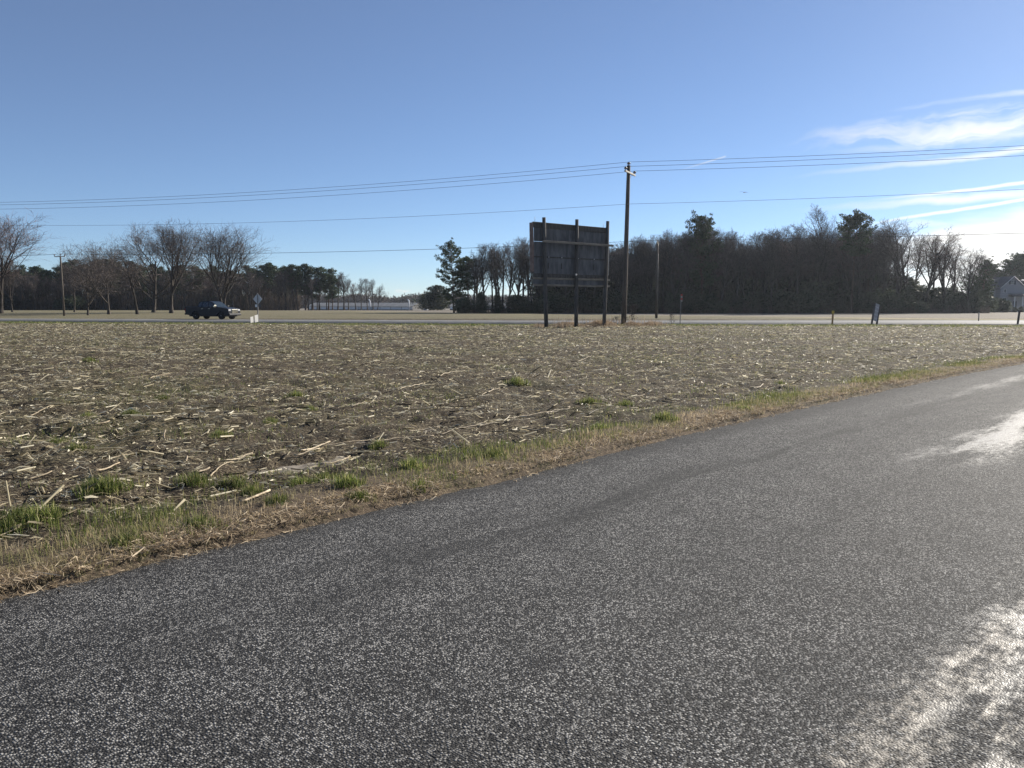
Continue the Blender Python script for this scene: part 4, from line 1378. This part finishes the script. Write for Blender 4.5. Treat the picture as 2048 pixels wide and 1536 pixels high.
# side wing set back, its roof sloping towards us
MB().prism([(-3.2, 0), (-3.2, z_(578)), (4.5, z_(578)), (4.5, 0)], 'x', -5.6, -hw - 0.003).build('wing_wall', M_side, HO)
W0 = HO.children[-1]
W0.location = (0, 5.0, 0)
m_ = MB()
m_.face([(-6.0, 1.6, z_(579)), (-hw - 0.01, 1.6, z_(579)), (-hw + 2.6, 5.6, zr - 0.1), (-5.9, 5.6, z_(564))])
m_.face([(-5.9, 5.6, z_(564)), (-hw + 2.6, 5.6, zr - 0.1), (-hw - 0.01, 9.6, z_(579)), (-6.0, 9.6, z_(579))])
m_.build('wing_roof', M_roof, HO)
MB().prism([(1.75, z_(577)), (5.6, z_(566)), (9.4, z_(577))], 'x', -5.6, -5.58).build('wing_gable', M_side, HO)
for x in (-4.9, -3.7):
    win(HO, x, z_(592), z_(583), 0.6, 1.79)
# dormer and porch
MB().prism([(1.4, z_(574)), (4.4, z_(574)), (2.9, z_(560))], 'y', 1.2, 5).build('dormer', M_roof, HO)
MB().box(-0.9, 6.2, -2.6, -0.01, z_(592.5), z_(591)).build('porch_roof', M_roof, HO)
m_ = MB()
m_.face([(-1.1, -2.8, z_(593)), (6.4, -2.8, z_(593)), (6.4, -0.005, z_(587)), (-1.1, -0.005, z_(587))]).build('porch_roof', M_roof, HO)
for x in (-0.7, 1.1, 3.0, 4.9):
    MB().box(x - 0.1, x + 0.1, -2.55, -2.35, 0, z_(592.5) - 0.005).build('porch_post', M_trim, HO)
MB().box(-0.9, 6.2, -2.6, -0.02, 0, 0.45).build('porch_floor', M_side, HO)
MB().box(0.15, 1.0, -0.06, -0.004, 0.46, 2.5).build('door', M_shut, HO)
win(HO, -1.75, z_(606), z_(596), 0.7)

# ------------------------------------------------------------------ poultry houses
M_metal = surf("grey_roof_sheet", (0.17, 0.175, 0.18), (0.23, 0.235, 0.24), 0.6, 0.85, spec=0.12, stretch=(1, 0.1, 1))
M_wall = surf("white_curtain_wall", (0.66, 0.66, 0.64), (0.75, 0.75, 0.73), 0.6, 0.6)
M_dark = surf("dark_end_wall", (0.08, 0.078, 0.075), (0.12, 0.115, 0.11), 1, 0.8)
M_gal2 = surf("pale_duct", (0.62, 0.63, 0.64), (0.72, 0.73, 0.74), 2, 0.5)


def poultry(px, D, L, wd, rz, label, vents, name='poultry_house'):
    p = at(px, YH, D)
    gz = float(ground_z(p.x, D))
    B_ = thing(name, label, 'farm building', (p.x, D, gz), rz)
    ew, er = 2.35, 4.15
    # x runs back along the house, its near end wall at x = 0
    MB().prism([(-wd / 2, 0), (wd / 2, 0), (wd / 2, ew), (0, er - 0.1), (-wd / 2, ew)], 'x', -0.1, 0.0).build('end_wall', M_dark, B_)
    MB().box(-L, -0.12, -wd / 2, -wd / 2 + 0.1, 0, 0.7).build('base_wall', M_dark, B_)
    n = int(L / 6)
    for k in range(n):
        MB().box(-L + k * L / n + 0.12, -L + (k + 1) * L / n - 0.12, -wd / 2 + 0.01, -wd / 2 + 0.09, 0.72, ew - 0.25).build('curtain_panel', M_wall, B_)
    MB().box(-L, -0.12, -wd / 2 + 0.03, -wd / 2 + 0.08, 0.7, ew).build('side_frame', M_dark, B_)
    MB().box(-L, -0.12, wd / 2 - 0.1, wd / 2, 0, ew).build('back_wall', M_wall, B_)
    for s_ in (-1, 1):
        m_ = MB()
        m_.prism([(0, er), (s_ * (wd / 2 + 0.6), ew - 0.12), (s_ * (wd / 2 + 0.6), ew - 0.24), (0, er - 0.12)], 'x', -L - 0.3, 0.4)
        m_.build('roof', M_metal, B_)
    for x in vents:
        m_ = MB()
        m_.tube([(x, -wd / 2 - 0.8, 0), (x, -wd / 2 - 0.8, er + 0.6), (x - 0.2, -wd / 2 - 0.8, er + 1.1), (x - 0.7, -wd / 2 - 0.8, er + 1.7)], [0.36, 0.36, 0.34, 0.30], 10)
        m_.build('feed_pipe', M_gal2, B_)
    return B_


poultry(836, 432, 62, 13, R(-19), 'long low poultry house with grey roof and white side panels across the fields', (-1.5, -24))
poultry(1120, 470, 62, 13, R(-8), 'second long low farm shed seen through the end of the wood', (-6,))
q = at(852, YH, 430)
TKm = MB()
TKm.tube([(0, 0, 0), (0, 0, 0.1), (0, 0, 2.3), (0, 0, 2.7), (0, 0, 2.85)], [1.3, 1.3, 1.3, 0.9, 0.2], 14)
tag(TKm.build('storage_tank', M_gal2, None, (q.x, 430, float(ground_z(q.x, 430)))), 'small pale tank beside the end of the poultry house', 'tank')

# bird
q = at(1488, 385, 150)
m_ = MB()
m_.tube([(-0.34, 0, 0), (-0.2, 0, 0.0), (0, 0, 0.02), (0.2, 0, 0.02), (0.30, 0, 0.04), (0.38, 0, 0.03)], [0.02, 0.07, 0.10, 0.08, 0.05, 0.01], 8)
for s_ in (-1, 1):
    ch = [(0.14, 0.05, 0.05), (0.18, 0.3, 0.13), (0.10, 0.62, 0.10), (-0.05, 0.78, 0.06), (-0.12, 0.6, 0.08), (-0.14, 0.3, 0.10), (-0.16, 0.05, 0.04)]
    up_ = [m_.bm.verts.new((x, y * s_, z)) for x, y, z in ch]
    dn_ = [m_.bm.verts.new((x, y * s_, z - 0.015)) for x, y, z in ch]
    m_.bm.faces.new(up_); m_.bm.faces.new(dn_[::-1])
    for k in range(7):
        m_.bm.faces.new((up_[k], up_[(k + 1) % 7], dn_[(k + 1) % 7], dn_[k]))
m_.face([(-0.3, -0.05, 0.0), (-0.55, -0.13, 0.0), (-0.55, 0.13, 0.0), (-0.3, 0.05, 0.0)])
bo = m_.build('bird', M_plastic, None, q, True)
bo.rotation_euler = (R(8), 0, R(70))
tag(bo, 'dark bird gliding in the sky above the wood', 'bird')

# ------------------------------------------------------------------ corn residue, grass and weeds
g_ = np.random.default_rng(17)


def frustum_points(n, d0, d1, power=0.0):
    """points over the ground in view and a margin; density thins out with distance"""
    d = d0 + (d1 - d0) * g_.random(n) ** (1.0 + power)
    x = d * g_.uniform(-0.78, 0.80, n)
    return x, d


def keep_field(x, y, q0, soft, ymax_pad=0.0):
    u, v_ = uv_of(x, y)
    q = v_ - road_edge(u)
    lim = np.interp(x, hw_x, hw_y) - ymax_pad
    return (q > q0 + soft * g_.random(len(x))) & (y < lim)


hw_near = np.array([gp(*p)[:2] for p in [(-500, 644.6), (0, 647), (700, 650.8), (1000, 652.2), (1500, 653), (2048, 654.4), (2700, 655)]])
hw_x, hw_y = hw_near[:, 0], hw_near[:, 1]


def strips(x, y, L, wd, th, lift, bend, name, m, label, cat, arch_=0.25):
    """curled flat pieces lying on the soil: two quads each"""
    n = len(x)
    z = field_h(x, y)
    dx_, dy_ = np.cos(th), np.sin(th)
    px_, py_ = -dy_, dx_
    tilt = g_.normal(0, 0.8, n)
    rows_ = []
    for k, (s_, wk) in enumerate(((-0.5, 0.55), (0.0, 1.0), (0.5, 0.45))):
        cx = x + dx_ * L * s_ + px_ * (bend * L if k == 1 else 0)
        cy = y + dy_ * L * s_ + py_ * (bend * L if k == 1 else 0)
        cz = z + lift + (arch_ * L * np.abs(g_.normal(0, 0.5, n)) if k == 1 else lift * g_.normal(0, 1.0, n)) + s_ * L * g_.normal(0, 0.24, n)
        for sg in (-1, 1):
            rows_.append(np.stack((cx + sg * px_ * wd * wk * 0.5, cy + sg * py_ * wd * wk * 0.5, np.maximum(cz + sg * tilt * wd * wk * 0.5, z + 0.004)), 1))
    V = np.stack(rows_, 1).reshape(-1, 3)
    b_ = (np.arange(n) * 6)[:, None]
    Q = np.concatenate((b_ + np.array([[0, 1, 3, 2]]), b_ + np.array([[2, 3, 5, 4]])))
    return tag(obj(name, mesh_np(name, V, [Q]), m), label, cat, kind='stuff')


# leaves and husks
x, y = frustum_points(270000, 5.0, 82.0, -0.12)
k = keep_field(x, y, 0.75, 0.7)
k &= g_.random(len(x)) < np.clip(0.10 + (y - 6) / 60, 0.10, 0.6) + 0.85 * np.clip((0.7 * vnoise(x * 0.35, y * 0.35) + 0.5 * vnoise(x * 1.4, y * 1.4) + 0.5 * vnoise(x * 4.2, y * 4.2) - 0.5) * 1.7, 0, 1)
x, y = x[k], y[k]
n = len(x)
far_ = 1 + np.clip(y - 12, 0, 70) * 0.016
strips(x, y, g_.gamma(2.2, 0.036, n).clip(0.025, 0.36) * far_, g_.gamma(2.2, 0.0040, n).clip(0.003, 0.015) * far_, g_.normal(0.25, 0.9, n), 0.012, g_.normal(0, 0.08, n),
       'corn_residue', M_straw, 'shredded corn leaves and husks littering the field', 'crop residue')
# fine chaff close by
x, y = frustum_points(60000, 5.0, 26.0, 0.2)
k = keep_field(x, y, 0.65, 0.7)
k &= g_.random(len(x)) < 0.25 + 0.75 * vnoise(x * 0.9, y * 0.9 + 7)
x, y = x[k], y[k]
n = len(x)
strips(x, y, g_.uniform(0.02, 0.075, n), g_.uniform(0.003, 0.009, n), g_.uniform(0, 6.28, n), 0.006, g_.normal(0, 0.12, n),
       'chaff', M_straw, 'fine chaff of broken leaves on the near soil', 'crop residue')
# broken stalks too many to count
x, y = frustum_points(8000, 5.5, 70.0, 0.0)
k = keep_field(x, y, 0.9, 0.6)
x, y = x[k], y[k]
n = len(x)
th = np.where(g_.random(n) < 0.6, g_.normal(R(40), 0.35, n), g_.uniform(0, 6.28, n))
L = g_.gamma(2.5, 0.065, n).clip(0.06, 0.5)
r = g_.uniform(0.005, 0.0115, n)
zz = field_h(x, y)
up_ = np.where(g_.random(n) < 0.10, g_.uniform(0.1, 0.6, n), g_.normal(0, 0.07, n))
dv = np.stack((np.cos(th), np.sin(th), up_), 1) * L[:, None] * 0.5
ctr = np.stack((x, y, zz + r + 0.015 + np.abs(up_) * L * 0.5), 1)
V, Q = tubes_np(np.column_stack((ctr - dv, ctr + dv, r, r * 0.9)), 5)
tag(obj('stalk_pieces', mesh_np('stalk_pieces', V, [Q], True), M_straw), 'broken corn stalk pieces scattered over the field', 'crop residue', kind='stuff')

# single long stalks that can be picked out
stalks = [(880, 880, 985, 852), (955, 862, 1060, 847), (1010, 846, 1140, 826), (815, 876, 880, 868), (640, 896, 760, 880), (735, 900, 868, 884), (420, 966, 468, 938), (392, 962, 420, 952), (447, 932, 505, 912), (205, 934, 255, 921), (375, 924, 372, 934),
          (220, 886, 300, 878), (185, 862, 220, 857), (60, 835, 110, 820), (70, 806, 108, 806), (510, 791, 522, 786), (600, 908, 660, 890), (590, 920, 640, 908), (330, 890, 332, 878), (0, 1083, 45, 1078), (-8, 1094, 40, 1081),
          (1090, 838, 1140, 829), (1030, 870, 1098, 868), (1500, 772, 1540, 768), (1505, 780, 1526, 773), (960, 799, 1000, 785), (975, 792, 985, 785), (1155, 726, 1190, 716), (700, 820, 730, 812), (800, 780, 850, 770), (880, 760, 930, 752), (300, 760, 340, 752), (1250, 800, 1290, 794), (640, 930, 700, 915), (480, 1022, 540, 1000), (50, 975, 105, 962), (110, 1000, 170, 990), (190, 960, 240, 945)]
for i_, (xa, ya, xb, yb) in enumerate(stalks):
    a, b_ = gp(xa, ya), gp(xb, yb)
    d = b_ - a
    d.z = 0
    L = d.length
    if L > 1.7:
        b_ = a + d / L * 1.7
        d = b_ - a
        L = 1.7
    r0 = random.uniform(0.005, 0.0105)
    m_ = MB()
    pts, rad = [], []
    nn = max(4, int(L / 0.06))
    side = Vector((-d.y, d.x, 0)).normalized()
    bow = random.uniform(-0.09, 0.09) * L
    for k_ in range(nn + 1):
        f_ = k_ / nn
        p_ = d * f_ + side * bow * math.sin(math.pi * f_)
        zz_ = float(field_h(np.array([a.x + p_.x]), np.array([a.y + p_.y]))[0])
        pts.append(Vector((p_.x, p_.y, zz_)))
        rad.append(r0 * (1 - 0.25 * f_) * (1.25 if k_ % 3 == 0 else 1.0))
    zs = [p_.z for p_ in pts]
    lin = [max(zs[0], sum(zs) / len(zs)) + 0.02 + 0.02 * f_ for f_ in np.linspace(0, 1, nn + 1)]
    for p_, z1 in zip(pts, lin):
        p_.z = 0.5 * p_.z + 0.5 * z1 + r0 + 0.012
    m_.tube(pts, rad, 7)
    o = m_.build('corn_stalk', M_stalk, None, (a.x, a.y, 0))
    tag(o, 'long pale dry corn stalk lying on the near field', 'corn stalk', 'corn stalks lying on the field')


# grass blades
def blades(x, y, h, wd, lean_, name, m, label=None, cat=None, z=None, parent=None):
    n = len(x)
    z = field_h(x, y) if z is None else z
    th = g_.uniform(0, 6.283, n)
    ln = np.abs(g_.normal(0, lean_, n))
    dxy = np.stack((np.cos(th), np.sin(th)), 1)
    s_ = np.stack((-np.sin(th), np.cos(th)), 1) * wd[:, None] * 0.5
    P = np.stack((x, y), 1)
    a0, a1 = P - s_, P + s_
    mid = P + dxy * (h * ln * 0.35)[:, None]
    tip = P + dxy * (h * ln)[:, None]
    zm, zt_ = z + h * 0.6 * np.cos(np.clip(ln * 0.5, 0, 1.3)), z + h * np.cos(np.clip(ln, 0, 1.5))
    V = np.stack((np.column_stack((a0, z - 0.01)), np.column_stack((a1, z - 0.01)), np.column_stack((mid + s_ * 0.8, zm)), np.column_stack((mid - s_ * 0.8, zm)), np.column_stack((tip, zt_))), 1).reshape(-1, 3)
    b_ = (np.arange(n) * 5)[:, None]
    me_ = mesh_np(name, V, [b_ + np.array([[0, 1, 2, 3]]), b_ + np.array([[3, 2, 4]])])
    if label is None:
        me_.materials.append(m)
        return me_
    return tag(obj(name, me_, m), label, cat, kind='stuff')


def verge_points(n, u0, u1, w0, w1):
    # denser near the camera
    u = u0 + (u1 - u0) * g_.random(n) ** 1.7
    q = w0 + (w1 - w0) * g_.random(n)
    P = ex[None] * u[:, None] + ey[None] * (road_edge(u) + q)[:, None]
    return P[:, 0], P[:, 1], q, u


x, y, q, u = verge_points(90000, 0.0, 44, -0.06, 1.15)
den = np.clip(1.25 - np.abs(q - 0.32) / 0.48, 0, 1) * np.clip(0.25 + 1.4 * (vnoise(u * 1.1, q * 2.2) - 0.2), 0.1, 1)
k = g_.random(len(x)) < den
x, y, q = x[k], y[k], q[k]
n = len(x)
far_ = 1 + np.clip(np.hypot(x, y) - 8, 0, 40) * 0.02
blades(x, y, g_.uniform(0.03, 0.095, n) * np.clip(0.45 + q * 1.6, 0.45, 1.0) * (0.5 + vnoise(x * 3.1, y * 3.1)), g_.uniform(0.0025, 0.005, n) * far_, 1.05, 'dry_grass', M_dry, 'tan dry grass along the edge of the country road', 'grass')
x, y, q, u = verge_points(90000, 0.0, 46, 0.10, 1.5)
den = np.clip((0.7 * vnoise(u * 0.8 + 40, q * 1.6) + 0.3 * vnoise(u * 3.3, q * 5) - 0.40) * 3.4, 0, 1) * np.clip(1.3 - np.abs(q - 0.60) / 0.75, 0, 1)
k = g_.random(len(x)) < den
x, y, q = x[k], y[k], q[k]
n = len(x)
far_ = 1 + np.clip(np.hypot(x, y) - 8, 0, 40) * 0.02
blades(x, y, g_.uniform(0.035, 0.10, n), g_.uniform(0.003, 0.006, n) * far_, 0.6, 'green_grass', M_green, 'short green grass mixed into the roadside verge', 'grass')
# flat mat of litter at the very edge of the tarmac
x, y, q, u = verge_points(45000, 0.0, 44, -0.14, 0.40)
k = g_.random(len(x)) < np.clip(0.25 + 1.2 * (vnoise(u * 2.0, q * 3 + 11) - 0.25), 0, 1) * np.clip((q + 0.2) / 0.2, 0, 1)
x, y = x[k], y[k]
n = len(x)
strips(x, y, g_.uniform(0.03, 0.14, n), g_.uniform(0.002, 0.006, n), g_.normal(RA, 0.9, n), 0.022, g_.normal(0, 0.15, n), 'straw_litter', M_litter, 'dry straw litter against the road edge', 'grass')
# weedy green over the field
x, y = frustum_points(170000, 6.0, 76.0, 0.1)
pm = vnoise(x * 0.5 + 3, y * 0.5) * 0.55 + vnoise(x * 1.7, y * 1.7 + 8) * 0.45
k = keep_field(x, y, 1.0, 0.5) & (g_.random(len(x)) < np.clip((pm - 0.49) * 7.0, 0.03, 1))
x, y = x[k], y[k]
n = len(x)
far_ = 1 + np.clip(y - 10, 0, 70) * 0.03
blades(x, y, g_.uniform(0.025, 0.085, n) * (1 + np.clip(y - 20, 0, 60) * 0.006), g_.uniform(0.003, 0.007, n) * far_, 0.8, 'field_weeds', M_green, 'thin green weeds coming up through the corn residue', 'weeds')
# tufts that can be picked out
tufts = []
for s_ in range(4):
    n = 330
    th = g_.uniform(0, 6.283, n)
    rr = 0.13 * g_.random(n) ** 0.8 * (0.85 + 0.25 * np.sin(th * 2 + s_) + 0.15 * np.sin(th * 5 + 2 * s_))
    tufts.append(blades(rr * np.cos(th) * 1.3, rr * np.sin(th), g_.uniform(0.05, 0.13, n) * (1.15 - rr / 0.2), g_.uniform(0.003, 0.006, n), 0.75, 'grass_tuft', M_green, z=np.zeros(n)))
for i_, (px, py, s_) in enumerate(((35, 1055, 1.2), (85, 1060, 1.3), (20, 1075, 1.1), (215, 1008, 1.5), (190, 1002, 1.0), (388, 980, 1.1), (470, 976, 0.9), (505, 990, 0.8), (600, 970, 0.9), (650, 960, 1.1), (555, 1022, 0.9), (700, 985, 1.2), (720, 1012, 0.9), (825, 945, 1.1), (840, 990, 0.8), (985, 925, 0.9), (400, 1072, 1.0), (255, 1110, 1.1), (180, 728, 1.4), (1035, 772, 1.5), (150, 908, 0.9), (110, 892, 0.8), (265, 838, 1.0), (178, 840, 0.9), (325, 805, 0.9), (540, 845, 0.9), (590, 800, 1.0), (620, 825, 0.9), (440, 885, 0.8), (1180, 812, 1.2), (1250, 812, 1.0), (1330, 850, 1.3), (1200, 865, 1.1), (1490, 828, 1.0), (1560, 770, 1.2), (760, 900, 0.9))):
    p = gp(px, py)
    zz_ = float(field_h(np.array([p.x]), np.array([p.y]))[0])
    o = obj('grass_tuft', tufts[i_ % 4], None, None, (p.x, p.y, zz_))
    o.rotation_euler = (0, 0, random.uniform(0, 6.28))
    o.scale = (s_ * 1.2, s_ * 1.2, s_ * random.uniform(0.85, 1.15))
    tag(o, 'bright green grass tuft among the corn residue and verge', 'grass tuft', 'green tufts near the road')

# tan weeds under the billboard and round the pole
cA, cB = Vector((*WA, 0)), Vector((*WB, 0))
n = 26000
tt = g_.random(n)
x = cA.x + (cB.x - cA.x) * tt + g_.normal(0, 0.5, n)
y = cA.y + (cB.y - cA.y) * tt + g_.normal(0, 1.0, n)
hm = np.clip(vnoise(x * 1.1, y * 0.6 + 3) * 1.5 - 0.35, 0.05, 1)
blades(x, y, g_.uniform(0.10, 0.52, n) * hm, g_.uniform(0.015, 0.035, n), 0.9, 'dead_weeds', M_tan, 'clump of matted tan dead grass round the billboard posts', 'weeds')
x = g_.uniform(cA.x + 0.5, cB.x, 260)
y = np.interp(x, [cA.x, cB.x], [cA.y, cB.y]) + g_.normal(0, 1.0, 260)
blades(x, y, g_.uniform(0.3, 0.9, 260), g_.uniform(0.012, 0.02, 260), 0.25, 'weed_stems', M_tan, 'thin upright dead weed stems under the billboard', 'weeds')
# strip of rough grass before the highway
x = g_.uniform(-52, 46, 30000)
y = np.interp(x, hw_x, hw_y) + g_.uniform(-1.5, 3.0, 30000)
blades(x, y, g_.uniform(0.04, 0.20, 30000) * (0.4 + vnoise(x * 0.8, y * 0.5)), g_.uniform(0.015, 0.03, 30000), 0.7, 'rough_grass', M_green, 'rough green grass on the near edge of the highway', 'grass', z=np.full(30000, 0.03))
bush_v = bare_variant('bush', 131, 3.0, 0.05, (25, 60), 0.5, (8, 5, 4, 3), 0.6, 0.010)
p = gp(1264, 651.5)
place(bush_v, 'bare_bush', p.x, p.y, 1.9, 'scraggly bare bush at the foot of the tall utility pole', 'bush', None, 0.9, 0.5)
p = gp(1233, 652)
place(bush_v, 'bare_bush', p.x, p.y, 0.85, 'small dark bush between the billboard and the utility pole', 'bush', None, 1.1, 2.5)
p = gp(1343, 651)
place(bush_v, 'bare_bush', p.x, p.y, 1.1, 'thin leafless sapling beside the red and white marker post', 'bush', None, 0.6, 4.0)
